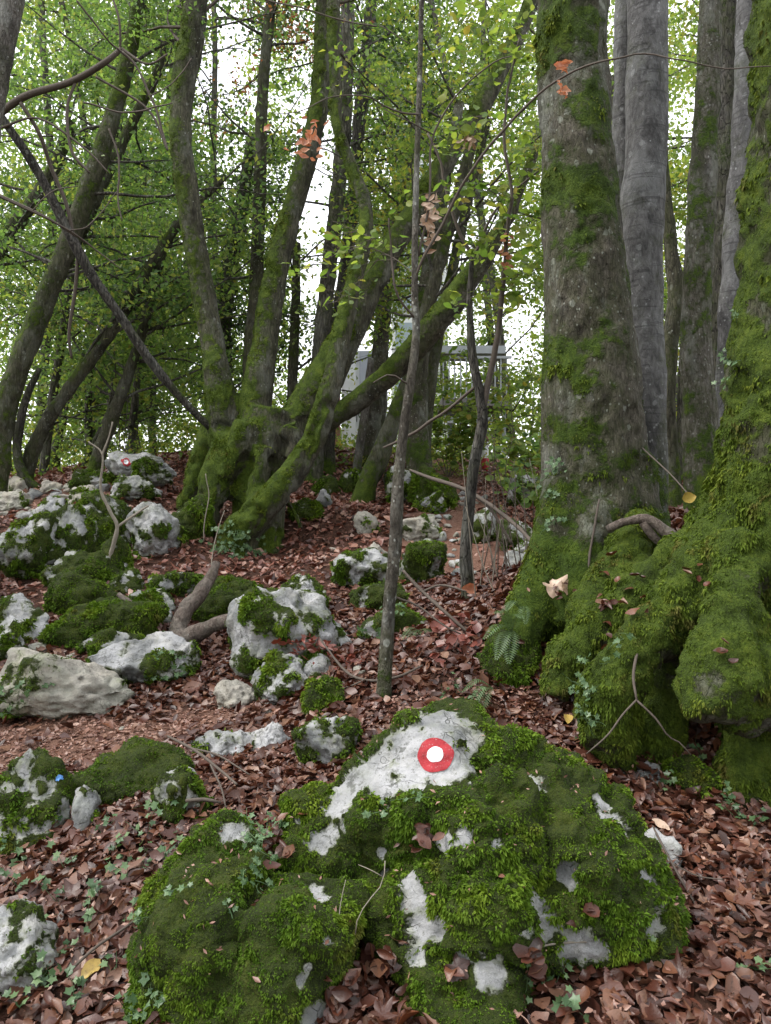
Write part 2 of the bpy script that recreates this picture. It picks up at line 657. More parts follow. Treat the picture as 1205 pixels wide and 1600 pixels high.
def leaf_value(s):
    """one number per leaf: stored on its faces, or by object for single leaves"""
    ob = s.n('ObjectInfo').outputs['Random']
    return s.math('FRACT', s.math('ADD', s.attr('rnd'), ob))


def make_dead(name, stops, trans=.12, rough=.42):
    s = NT(name)
    r = leaf_value(s)
    c = s.ramp(r, stops)
    n = s.noise(55, 4, .6)
    c = s.mix(s.math('MULTIPLY', s.step(n, .5, .75), .5), c, (.055, .025, .018))
    return s.leafy(c, rough, trans, .55, (1.2, .8, .55), s.bump(s.noise(160, 3), .35, .003))


def make_green(name, stops, trans=.64, rough=.45, tint=(1.12, 1.12, .6)):
    s = NT(name)
    c = s.ramp(leaf_value(s), stops)
    return s.leafy(c, rough, trans, .3, tint)


M = {}
M['limestone'] = make_limestone('limestone_with_moss')
M['tan_stone'] = make_limestone('weathered_tan_limestone', (.30, .282, .245), (.19, .178, .152), (.13, .12, .10), (.36, .32, .255), .6)
s = NT('moss_shoots')
c = s.ramp(s.math('ADD', s.math('MULTIPLY', s.attr('rnd'), .55), s.math('MULTIPLY', s.noise(7, 4), .6)), [(.15, (.018, .036, .004)), (.42, (.046, .096, .007)), (.7, (.09, .155, .011)), (.95, (.15, .205, .018))])
c = s.mix(s.math('MULTIPLY', s.step(s.noise(4.3, 5, .7), .55, .68), .6), c, (.13, .10, .028))
c = s.mix(s.math('MULTIPLY', s.step(s.noise(6.7, 5, .7), .58, .70), .55), c, (.14, .20, .03))
M['moss'] = s.leafy(c, .7, .15, .15, (1.1, 1.1, .5))
s = NT('trunk_moss_shoots')
c = s.ramp(s.math('ADD', s.math('MULTIPLY', s.attr('rnd'), .5), s.math('MULTIPLY', s.noise(5, 4), .65)), [(.15, (.020, .030, .005)), (.45, (.048, .080, .009)), (.7, (.085, .125, .013)), (.95, (.14, .17, .022))])
c = s.mix(s.math('MULTIPLY', s.step(s.noise(3.7, 5, .7), .53, .66), .65), c, (.12, .095, .032))
M['trunk_moss'] = s.leafy(c, .75, .15, .12, (1.1, 1.1, .5))

M['bark_old'] = make_bark('old_lichened_bark', (.062, .055, .042), (.155, .14, .11), lich=.85, moss_k=.9, scale=40, crack=.35, stretch=.35)
M['bark_mossy'] = make_bark('mossy_bark', (.046, .043, .030), (.115, .108, .075), lich=.4, moss_k=.95, scale=34, crack=.5, moss_tint=(1.08, 1.0, 1.0))
M['bark_grey'] = make_bark('smooth_grey_bark', (.10, .098, .098), (.185, .182, .182), lich=.6, lich_col=(.33, .34, .34), scale=26, crack=.10, stretch=.45, ring=.6)
M['bark_dark'] = make_bark('dark_rough_bark', (.045, .041, .036), (.12, .11, .095), lich=.3, scale=34)
M['bark_spot'] = make_bark('spotted_sapling_bark', (.06, .052, .042), (.17, .155, .13), lich=1.15, lich_col=(.42, .43, .39), scale=46, stretch=.4, crack=.3)
M['bark_pale'] = make_bark('pale_lichened_bark', (.085, .075, .064), (.22, .205, .185), lich=.8, lich_col=(.34, .35, .32), scale=40, stretch=.35, crack=.4)
M['bark_far'] = make_bark('far_trunk_bark', (.06, .055, .045), (.15, .14, .115), lich=.3, scale=22)
M['dead_wood'] = make_bark('bare_dead_wood', (.085, .066, .055), (.19, .155, .132), lich=.2, scale=30, crack=.12, stretch=.8)
M['twig'] = make_plain('twig_bark', (.085, .068, .055), .8, .4, 40)
M['pale_twig'] = make_plain('pale_twig_bark', (.20, .175, .14), .8, .4, 40)

M['dead_leaf'] = make_dead('fallen_leaves', [(0, (.028, .010, .006)), (.2, (.072, .021, .011)), (.4, (.10, .033, .018)), (.55, (.042, .014, .009)), (.68, (.125, .050, .029)), (.80, (.21, .115, .072)), (.86, (.12, .036, .011)), (.93, (.15, .072, .043)), (1, (.024, .009, .006))])
M['far_leaf'] = make_dead('lightened_fallen_leaves_upslope', [(0, (.05, .018, .012)), (.2, (.13, .042, .027)), (.45, (.19, .072, .047)), (.6, (.085, .031, .021)), (.75, (.24, .11, .075)), (.88, (.32, .185, .135)), (1, (.04, .016, .011))])  # upslope litter colours lightened to make up for shade under the crowns
M['path_leaf'] = make_dead('trodden_leaf_bits', [(0, (.10, .045, .03)), (.3, (.19, .088, .06)), (.6, (.27, .14, .10)), (.85, (.36, .22, .165)), (1, (.14, .06, .042))])
M['tan_leaf'] = make_dead('pale_tan_dead_leaf', [(0, (.42, .29, .20)), (1, (.52, .38, .28))])
M['orange_leaf'] = make_dead('hanging_orange_dead_leaf', [(0, (.42, .17, .09)), (.5, (.55, .27, .15)), (1, (.38, .15, .08))], .35)
M['yellow_leaf'] = make_dead('yellow_fallen_leaf', [(0, (.36, .24, .05)), (1, (.42, .33, .08))])
M['red_leaf'] = make_dead('red_brown_leaf', [(0, (.12, .026, .016)), (.5, (.18, .042, .024)), (1, (.085, .02, .013))])
M['green_leaf'] = make_green('tree_leaves_green', [(0, (.075, .14, .05)), (.3, (.12, .215, .07)), (.6, (.17, .27, .085)), (.85, (.24, .33, .11)), (1, (.31, .34, .10))])
M['lime_leaf'] = make_green('tree_leaves_yellow_green', [(0, (.10, .18, .045)), (.4, (.17, .25, .06)), (.8, (.24, .31, .075)), (.95, (.30, .32, .08)), (1, (.32, .26, .07))])
M['deep_leaf'] = make_green('tree_leaves_deep_green', [(0, (.025, .05, .016)), (.5, (.05, .095, .026)), (1, (.085, .145, .035))], .35)
M['rust_leaf'] = make_green('tree_leaves_rusty', [(0, (.22, .09, .045)), (.5, (.30, .13, .07)), (1, (.24, .16, .05))], .45, tint=(1.2, .9, .5))
M['ivy_leaf'] = make_green('ivy_leaves', [(0, (.04, .08, .035)), (.6, (.085, .15, .065)), (1, (.15, .22, .10))], .25, .35, (1, 1.1, .6))
M['fern_leaf'] = make_green('fern_fronds', [(0, (.07, .12, .05)), (1, (.12, .18, .08))], .35)

s = NT('forest_soil')
c = s.ramp(s.noise(22, 6, .7), [(.3, (.018, .010, .007)), (.5, (.05, .024, .016)), (.62, (.11, .05, .034)), (.78, (.2, .115, .08))])
c = s.mix(s.attr('path'), c, s.ramp(s.noise(60, 5, .7), [(.3, (.07, .035, .025)), (.5, (.16, .085, .06)), (.7, (.27, .165, .125))]))
M['soil'] = s.finish(c, .95, s.bump(s.noise(45, 6, .7), 1.0, .03), .15)

s = NT('red_trail_paint')
c = s.mix(s.noise(40, 5, .7), (.22, .018, .022), (.42, .05, .06))
c = s.mix(s.step(s.noise(95, 5, .75), .58, .68), c, (.36, .30, .29))
c = s.mix(s.math('MULTIPLY', s.step(s.noise(22, 5, .7), .6, .68), .6), c, (.10, .03, .03))
M['red_paint'] = s.finish(c, .85, s.bump(s.noise(70, 6, .7), .8, .008), .2)
M['white_paint'] = make_plain('white_trail_paint', (.62, .62, .64), .8, .22, 45)
M['concrete'] = make_plain('pale_concrete', (.68, .69, .71), .8, .12, 3)
M['grey_panel'] = make_plain('blue_grey_panel', (.36, .38, .44), .5, .08, 3)
M['steel'] = make_plain('galvanised_steel', (.30, .32, .34), .5, .12, 8, .5, .3)
M['dark_steel'] = make_plain('dark_steel_beam', (.13, .125, .12), .6, .2, 8)
M['glass'] = make_plain('bluish_window_glass', (.30, .36, .42), .12, .1, 3, .6)
M['rust_wood'] = make_plain('reddish_wood_post', (.22, .10, .075), .8, .3, 12)
M['ink'] = make_plain('dark_spray_marks', (.05, .05, .055), .8, .2, 20)
M['sky_blue'] = make_plain('blue_paint_fleck', (.10, .25, .55), .6, .2, 40)

# ------------------------------------------------------------------ rocks as read off the photograph: left, top, right, base, distance, moss 0..1, label
ROCKS = [
 (2, 1008, 215, 1108, 5.7, .20, 'broad pale boulder with tan flat top and a mossy hollow beside the leaf path', 'tan'),
 (150, 986, 314, 1075, 6.2, .38, 'low flat white boulder with a moss strip and ivy along its foot', ''),
 (345, 918, 530, 1075, 6.0, .40, 'tall white boulder with green moss seams left of the lichened sapling', ''),
 (455, 965, 572, 1030, 6.3, .12, 'cracked white slab sloping down right from the tall white boulder', ''),
 (396, 1022, 486, 1108, 5.3, .55, 'half mossy white rock below the clump of red leaves', ''),
 (468, 1022, 524, 1056, 5.35, .22, 'small flat white rock under the right end of the red leaf clump', ''),
 (335, 1062, 406, 1102, 5.4, .02, 'smooth beige stone without moss at the edge of the leaf path', 'tan'),
 (300, 904, 410, 972, 7.4, .95, 'rounded boulder wholly covered in green moss behind the forked log', ''),
 (236, 892, 315, 930, 7.9, .62, 'low mossy rock with a white end behind the top of the forked log', ''),
 (188, 922, 278, 968, 7.3, .50, 'low rock half white and half moss left of the forked log', ''),
 (75, 893, 187, 965, 7.7, .98, 'domed dark green mossy boulder with a shaded front', ''),
 (-25, 928, 82, 1012, 6.8, .38, 'white boulder with mossy right side cut by the left edge', ''),
 (-30, 962, 38, 1032, 6.4, .48, 'lower white and green rock at the left edge of the picture', ''),
 (88, 942, 262, 1012, 6.9, 1.0, 'long dark mossy rock ridge behind the pale boulders', ''),
 (124, 982, 222, 1016, 6.5, .55, 'low mossy rock tucked between the dark ridge and the flat white boulder', ''),
 (-2, 800, 88, 912, 8.8, .58, 'big mossy boulder with white streaks on the left slope', ''),
 (74, 788, 148, 892, 9.1, .58, 'mossy boulder with a broad white top next to the white streaked one', ''),
 (98, 768, 204, 868, 9.7, .66, 'mossy boulder with small white patches behind the broad white topped one', ''),
 (76, 862, 190, 925, 8.3, .66, 'mossy rock with a white speckled crest above the domed dark boulder', ''),
 (160, 838, 202, 902, 8.6, .92, 'small mossy rock at the foot of the bare bent sapling', ''),
 (165, 888, 224, 926, 8.1, .7, 'low mossy rock with white edge right of the domed dark boulder', ''),
 (52, 776, 102, 820, 10.0, .32, 'small white topped rock above the white streaked boulder', ''),
 (200, 784, 290, 872, 9.5, .20, 'bright white leaning boulder left of the mossy many stemmed tree', ''),
 (266, 774, 332, 834, 9.9, .92, 'dark mossy boulder touching the roots of the many stemmed tree', ''),
 (160, 708, 276, 760, 11.4, .25, 'white boulder on the crest with the small far trail mark', ''),
 (176, 744, 250, 782, 10.9, .38, 'white rock with moss cap just below the far trail mark', ''),
 (104, 734, 166, 768, 11.4, .62, 'moss topped rock on the crest left of the far trail mark', ''),
 (104, 757, 154, 790, 10.7, .30, 'pale rock with dark underside on the stony path', 'tan'),
 (64, 750, 100, 770, 11.8, .03, 'rounded pale stone on the stony path by the hooked trunk', 'tan'),
 (518, 858, 616, 918, 7.9, .50, 'white rock with moss left side just left of the lichened sapling', ''),
 (624, 846, 697, 918, 7.7, .66, 'pointed mossy rock with a white peak right of the lichened sapling', ''),
 (545, 912, 642, 965, 7.0, .80, 'bright green mossy rock behind the lichened sapling', ''),
 (562, 948, 692, 1016, 6.2, .80, 'dark ivy clad rock with one white face behind the lichened sapling', ''),
 (432, 898, 514, 955, 6.9, .50, 'mossy rock with white ribs behind the tall white boulder', ''),
 (640, 728, 714, 795, 11.3, .85, 'dark mossy boulder on the crest with white right end', ''),
 (598, 728, 650, 785, 11.6, .45, 'white and green rock on the crest right of the leaning mossy trunk', ''),
 (654, 768, 694, 800, 10.8, .55, 'small rock with hanging white streaks below the crest boulder', ''),
 (494, 764, 519, 786, 11.0, .10, 'small lone white stone on the leaves right of the many stemmed tree', ''),
 (452, 780, 506, 806, 10.6, .88, 'low mossy stone with white corner right of the many stemmed tree', ''),
 (552, 798, 592, 830, 9.9, .18, 'greenish grey stone lying alone in the leaves', 'tan'),
 (734, 792, 778, 845, 9.5, .50, 'mossy upright stone behind the forked brown sapling', ''),
 (778, 812, 838, 856, 8.9, .60, 'mossy stone with white face left of the big lichened trunk', ''),
 (784, 860, 832, 906, 7.8, .06, 'angular white stone left of the big lichened trunk', ''),
 (800, 842, 862, 878, 8.2, .50, 'flat mossy slab just left of the big lichened trunk', ''),
 (792, 742, 856, 795, 11.6, .55, 'ivy grown rock on the crest left of the big lichened trunk', ''),
 (566, 848, 606, 876, 8.9, .03, 'pinkish stone beside the white rock on the leaf slope', 'tan'),
 (618, 806, 690, 846, 9.6, .15, 'broken pale rock on the stony trail behind the lichened sapling', 'tan'),
 (530, 734, 572, 770, 13.0, .8, 'mossy rock at the foot of the pale building', ''),
 (482, 742, 530, 775, 12.6, .85, 'low green rock under the dark trunk by the building', ''),
 (292, 1140, 402, 1196, 4.3, .24, 'flat white rock showing through leaves beside the path', ''),
 (386, 1128, 452, 1180, 4.25, .15, 'smooth white rock right of the flat one beside the path', ''),
 (464, 1122, 560, 1200, 3.95, .55, 'mossy capped white rock just behind the marked boulder', ''),
 (-20, 1184, 108, 1330, 3.6, .60, 'white topped mossy boulder with a blue fleck at the left edge', ''),
 (85, 1168, 292, 1262, 3.95, 1.0, 'long low mossy bank along the near edge of the leaf path', ''),
 (110, 1232, 154, 1280, 3.55, .20, 'little white stone under the mossy bank', ''),
 (240, 1200, 328, 1282, 3.5, .68, 'small mossy rock with a white top in the leaves', ''),
 (-30, 1432, 102, 1555, 2.65, .30, 'bare white stone in the lower left corner', ''),
 (478, 1060, 538, 1112, 4.7, 1.0, 'small bright green moss cushion left of the sapling foot', ''),
 (965, 1190, 1064, 1256, 3.75, .36, 'pale rock with mossy end under the mossy root', ''),
 (1008, 1302, 1062, 1356, 3.15, .02, 'pale stone just behind the right flank of the marked boulder', ''),
 (1052, 1186, 1114, 1250, 3.7, 1.0, 'round moss ball between the roots of the right tree', ''),
 (748, 965, 842, 1085, 4.75, 1.0, 'mossy hump with ferns left of the tree roots', ''),
 (0, 744, 50, 772, 12.2, .2, 'layered pale rock at the far left of the crest', 'tan'),
 (-15, 766, 52, 800, 10.8, .08, 'weathered grey ledge at the left edge of the stony path', 'tan'),
]

# ------------------------------------------------------------------ ground: a smooth sheet through points read off the photograph
G = [(100, 1600, 2.4), (100, 1350, 3.3), (100, 1220, 4.3), (100, 1170, 4.9), (100, 1110, 5.8), (40, 760, 13), (100, 740, 14.5),
     (330, 1600, 2.3), (600, 1600, 2.25), (450, 1230, 3.6), (600, 1105, 4.5), (600, 1000, 5.7), (640, 930, 7), (520, 870, 9), (560, 800, 11),
     (560, 740, 13.5), (620, 715, 15), (750, 740, 14), (300, 1100, 5.6), (330, 1020, 6.8), (330, 900, 8.8), (250, 840, 10.2), (440, 865, 9.9),
     (330, 725, 13.5), (290, 765, 12.3), (800, 1010, 5.0), (860, 945, 5.2), (880, 1110, 4.3), (980, 1200, 3.7), (1150, 1330, 3.2), (1180, 1500, 2.6),
     (900, 1560, 2.35), (1000, 850, 5.6), (1060, 800, 7), (760, 900, 7.5), (800, 830, 10), (800, 760, 13), (1100, 790, 9), (730, 930, 6.5),
     (400, 1120, 4.9), (250, 1140, 4.9), (200, 1110, 5.5), (0, 1150, 5.2), (0, 1230, 4.2), (700, 1060, 4.6), (780, 1100, 4.3), (200, 1400, 3.0)]
gx = [(P(a, b, c)[0], c, P(a, b, c)[2], 1.0) for a, b, c in G]
for (x0, y0, x1, y1, d, ms, lab, kd) in ROCKS:
    w = (x1 - x0) / FOC * d
    p = P((x0 + x1) / 2, y1, d - .28 * w)
    gx.append((p[0], p[1], p[2], .35))
for x, y, z in [(-20, 25, 2.5), (0, 25, 2.4), (20, 25, 2.2), (-40, 50, 1.5), (0, 50, .5), (40, 50, 1), (-12, 5, .1), (12, 5, .8), (-8, 10, .9), (9, 9, 1.6),
                (0, -3, -.25), (-4, 0, -.15), (4, 0, -.1), (-20, -10, 0), (20, -10, 0), (3, 3, .2), (-20, 10, 1), (20, 10, 1.5)]:
    gx.append((x, y, z, .5))
gx = np.array(gx)
_X, _Z, _W = gx[:, :2], gx[:, 2], gx[:, 3]


def _tps(r2):
    return np.where(r2 > 1e-12, r2 * np.log(np.maximum(r2, 1e-12)) * .5, 0)


_n = len(_X)
_K = _tps(((_X[:, None] - _X[None]) ** 2).sum(-1)) + np.diag(.12 / _W)
_Pm = np.hstack([np.ones((_n, 1)), _X])
_sol = np.linalg.solve(np.block([[_K, _Pm], [_Pm.T, np.zeros((3, 3))]]), np.concatenate([_Z, np.zeros(3)]))


def ground_z(xy):
    xy = np.atleast_2d(np.asarray(xy, float))[:, :2]
    c = np.stack([np.clip(xy[:, 0], -45, 45), np.clip(xy[:, 1], -12, 55)], 1)
    z = _tps(((c[:, None] - _X[None]) ** 2).sum(-1)) @ _sol[:_n] + _sol[_n] + c @ _sol[_n + 1:]
    far = np.maximum(np.abs(xy[:, 0]) - 20, 0) + np.maximum(xy[:, 1] - 30, 0) + np.maximum(-6 - xy[:, 1], 0)
    k = 1 / (1 + (far / 18) ** 2)
    z = z * k + 0.3 * (1 - k)
    q = np.column_stack([xy, np.zeros(len(xy))])
    z = z + (.035 * fbm(q, 1.1, 3, 5) + .014 * fbm(q, 5.5, 2, 9)) * np.clip(1.5 - far * .1, 0, 1)
    return z


def gz(x, y):
    return float(ground_z([(x, y)])[0])


def ground_n(xy):
    e = .06
    a = (ground_z(xy + np.array((e, 0))) - ground_z(xy - np.array((e, 0)))) / (2 * e)
    b = (ground_z(xy + np.array((0, e))) - ground_z(xy - np.array((0, e)))) / (2 * e)
    return norm(np.stack([-a, -b, np.ones(len(xy))], 1))


def path_mask(xy):
    """the trodden path on the left and the stony trail up the middle"""
    x, y = xy[:, 0], xy[:, 1]
    q = np.column_stack([x, y, np.zeros(len(x))])
    nn = .35 * fbm(q, 1.6, 3, 8)
    a = smooth(.75, .25, np.abs(y - 5.0 - .25 * (x + 1.6)) + nn) * smooth(-.55, -1.1, x + nn)
    b = smooth(.75, .3, np.abs(x - (.7 + .07 * (y - 8))) + nn) * smooth(7.4, 8.3, y)
    c = smooth(.9, .3, np.abs(y - 11.2) + nn * 1.5) * smooth(-3.3, -4.2, x + nn)
    return np.maximum(a, np.maximum(b, c))


def warp(a, b, n, p, lo, hi):
    t = np.linspace(-1, 1, n)
    return np.concatenate([np.linspace(a, b, n), b + (np.linspace(0, 1, p)[1:] ** 2.4) * (hi - b), a - (np.linspace(0, 1, p)[1:] ** 2.4) * (a - lo)])


xs = np.unique(np.round(warp(-7, 7, 200, 36, -260, 260), 4))
ys = np.unique(np.round(warp(1.0, 16, 250, 40, -120, 420), 4))
XX, YY = np.meshgrid(xs, ys)
gxy = np.column_stack([XX.ravel(), YY.ravel()])
gv = np.column_stack([gxy, np.concatenate([ground_z(c) for c in np.array_split(gxy, 20)])])
nx = len(xs)
i = np.arange(len(ys) - 1)[:, None] * nx
j = np.arange(nx - 1)[None]
gf = np.stack([i + j, i + j + 1, i + nx + j + 1, i + nx + j], -1).reshape(-1, 4)
ground = put('ground', new_mesh('ground', gv, gf, M['soil'], attrs={'path': path_mask(gxy) * (gxy[:, 1] > 0) * (gxy[:, 1] < 20)}))
tag(ground, kind='structure')

# ------------------------------------------------------------------ rocks
ico_cache = {}


def ico(level):
    if level not in ico_cache:
        bm = bmesh.new()
        bmesh.ops.create_icosphere(bm, subdivisions=level, radius=1)
        bm.verts.ensure_lookup_table()
        v = np.array([x.co[:] for x in bm.verts])
        f = np.array([[x.index for x in q.verts] for q in bm.faces])
        bm.free()
        ico_cache[level] = (norm(v), f)
    return ico_cache[level]


def rock_shape(half, seed, level=5, power=14, planes=16, rough=1.0):
    D, f = ico(level)
    rs = np.random.default_rng(seed)
    pn = norm(rs.normal(size=(planes, 3)) * (1, 1, .9))
    ph = rs.uniform(.72, 1.05, planes)
    q = np.maximum(D @ pn.T, 0) / ph
    r = 1 / np.maximum((q ** power).sum(1) ** (1 / power), .55)
    v = D * np.minimum(r, 1.5)[:, None]
    off = rs.uniform(0, 50, 3)
    v = v * (1 + rough * (.13 * fbm(D + off, 1.6, 3, seed) + .05 * ridged(D + off, 3.2, 3, seed + 3) - .05))[:, None]
    lo, hi = v.min(0), v.max(0)
    v = (v - (lo + hi) / 2) / ((hi - lo) / 2)
    return v * half, f


CAM = np.array((0, 0, CAMZ))
moss_tris = 0


def add_moss(root_or_parent, v, faces, nrm, m, d, length=None, k=1.0, mat='moss', droop=.5, zmin=None, blades=4, name='moss', spread=.7):
    """a skin of real little shoots where the surface is mossy and could be seen"""
    global moss_tris
    length = length or (.007 + .0017 * d)
    view = norm(CAM - v)
    wgt = smooth(.42, .62, m) * smooth(-.35, 0, (nrm * view).sum(1))
    if zmin is not None:
        wgt = wgt * (v[:, 2] > zmin)
    wgt = wgt * (.3 + .7 * smooth(-.3, .1, fbm(v, 34 / max(1, d * .4), 2, 78)))
    t = tri_of(faces)
    ar = np.linalg.norm(np.cross(v[t[:, 1]] - v[t[:, 0]], v[t[:, 2]] - v[t[:, 0]]), axis=1) * .5 * wgt[t].mean(1)
    n = int(min(70000, k * ar.sum() / (length * length * .55)))
    if n < 10:
        return None
    p, q = sample(v, faces, n, wgt, nrm)
    cl = .55 + 1.0 * smooth(-.25, .35, fbm(p, 14 / max(1, d * .35), 2, 77))
    cl = cl * (.6 + .9 * smooth(-.35, .45, fbm(p, 2.7, 3, 83)))
    a, b, r = tufts(p, q, length, length * .22, blades, droop, spread)
    # cushions: shoots in a clump stand higher together
    a = a.reshape(n, blades * 4, 3)
    a = p[:, None] + (a - p[:, None]) * cl[:, None, None]
    a = a.reshape(-1, 3)
    r = np.clip(r * .45 + np.repeat(.20 * (cl - .55) + .45 * np.clip(.5 + .9 * fbm(p, 3.2, 4, 79), 0, 1), blades), 0, 1)
    org = origin(root_or_parent)
    me = new_mesh(name, a - org, b, M[mat], True, fattrs={'rnd': r})
    o = put(name, me, root_or_parent)
    o['kind'] = 'stuff'
    moss_tris += len(b) * 2
    return o


rock_bvh = []
rock_info = []
for k, (x0, y0, x1, y1, d, ms, lab, kd) in enumerate(ROCKS):
    cx = (x0 + x1) / 2
    w = (x1 - x0) / FOC * d
    top = P(cx, y0, d)
    base = min(P(cx, y1, d - .25 * w)[2], gz(top[0], d)) - .04
    hgt = top[2] - base
    zc = top[2] - hgt * .62
    half = np.array((w / 2, max(w * .40, hgt * .5), hgt * .62))
    half[2] = min(half[2], hgt * .62)
    big = (x1 - x0) > 60
    v, f = rock_shape(half, 300 + k * 7, 5 if big else 4, rough=1.25 if big else 1.0)
    c = np.array((top[0], d, zc - half[2] * 0 ))
    # stretch the buried half downwards
    v[:, 2] = np.where(v[:, 2] < 0, v[:, 2] * ((zc - base + .05) / max(half[2], .01)), v[:, 2])
    v = v + c
    n = normals_of(v, f)
    v = v + n * (.035 * w * fbm(v, 5.5 / max(w, .15) , 4, k))[:, None] + n * (.018 * ridged(v, 10, 4, k + 50) - .018)[:, None]
    sc = 1.8 / max(w, .25)
    m = .5 + .85 * fbm(v + k * 3.1, sc * 1.7, 5, 11 + k, .6) + (ms + .01 * (ms > .08) - .5) * 1.1 - .10 * (n[:, 2]) * (1 if ms < .7 else -1) + .12 * smooth(zc + .1 * hgt, base, v[:, 2])
    if ms < .05:
        m = m * 0 + .1
    if ms > .93:
        m = np.maximum(m, .62)
    m = np.clip(m, 0, 1)
    th = smooth(.45, .62, m)
    v = v + n * (th * (.008 + .012 * w + .018 * w * fbm(v, 9, 3, 4)))[:, None]
    n = normals_of(v, f)
    loc = np.array((c[0], c[1], base))
    me = new_mesh('boulder', v - loc, f, M['tan_stone' if kd == 'tan' else 'limestone'], True, attrs={'moss': m})
    o = put('boulder' if (x1 - x0) > 45 else 'stone', me, None, loc)
    tag(o, lab, 'boulder' if (x1 - x0) > 45 else 'stone', 'mossy limestone boulders on the slope')
    add_moss(o, v, [f], n, m, d, k=.9)
    rock_bvh.append(BVHTree.FromPolygons([tuple(q) for q in v.tolist()], f.tolist()))
    rock_info.append((o, v, f, n, m))


def ray(bvh, px, py):
    dv = Vector(P(px, py, 1.0) - CAM).normalized()
    h = bvh.ray_cast(Vector(CAM), dv)
    return h


def paint_patch(bvh, px, py, r0, r1, lift, irr, seed, rings=5, seg=56):
    """a painted disc or ring laid on the rock where it stands"""
    ctr, nn, _, dist = ray(bvh, px, py)
    nn = Vector(nn)
    if nn.dot(Vector(CAM) - ctr) < 0:
        nn = -nn
    face = (nn * .45 + (Vector(CAM) - ctr).normalized() * .55).normalized()
    ux = face.cross(Vector((0, 0, 1))).normalized() * -1
    uy = face.cross(ux).normalized()
    m = dist / FOC
    rs = np.random.default_rng(seed)
    amp = rs.uniform(-1, 1, 6)
    v = []
    th = np.linspace(0, 2 * math.pi, seg, endpoint=False)
    for i in range(rings + 1):
        for a in th:
            t = i / rings
            r = r0 + (r1 - r0) * t
            wob = sum(amp[q] * math.sin((q + 2) * a + q * 1.7) for q in range(6)) * irr
            r = r * (1 + wob * (t if r0 < 1 else 1)) + rs.uniform(-1, 1) * irr * 3 * (i == rings or (i == 0 and r0 > 1))
            q0 = ctr + ux * (math.cos(a) * r * m) + uy * (math.sin(a) * r * m)
            h = bvh.ray_cast(q0 + face * .12, -face, .3)
            q1 = h[0] + h[1] * (lift if h[1].dot(face) > 0 else -lift) if h[0] is not None else q0
            v.append(tuple(q1))
    f = []
    for i in range(rings):
        for j in range(seg):
            k = (j + 1) % seg
            f.append((i * seg + j, (i + 1) * seg + j, (i + 1) * seg + k, i * seg + k))
    return np.array(v), np.array(f)


# far trail mark on the crest boulder
_far = [q for q in rock_info if 'far trail mark' in q[0]['label']][0]
_b = BVHTree.FromPolygons([tuple(q) for q in _far[1].tolist()], _far[2].tolist())
if ray(_b, 197, 722)[0] is not None:
    v, f = paint_patch(_b, 197, 722, 2.6, 6.0, .006, .08, 3, 3, 24)
    put('red_ring', new_mesh('red_ring', v - origin(_far[0]), f, M['red_paint']), _far[0])
    v, f = paint_patch(_b, 197, 722, .1, 3.4, .009, .02, 4, 2, 24)
    put('white_dot', new_mesh('white_dot', v - origin(_far[0]), f, M['white_paint']), _far[0])

# ------------------------------------------------------------------ the marked boulder in front
def hull(points):
    bm = bmesh.new()
    for p in points:
        bm.verts.new(p)
    r = bmesh.ops.convex_hull(bm, input=bm.verts)
    for q in [x for x in bm.verts if not x.link_faces]:
        bm.verts.remove(q)
    bmesh.ops.triangulate(bm, faces=bm.faces)
    bmesh.ops.recalc_face_normals(bm, faces=bm.faces)
    bm.verts.index_update()
    v = np.array([x.co[:] for x in bm.verts])
    f = np.array([[x.index for x in q.verts] for q in bm.faces])
    bm.free()
    return v, f


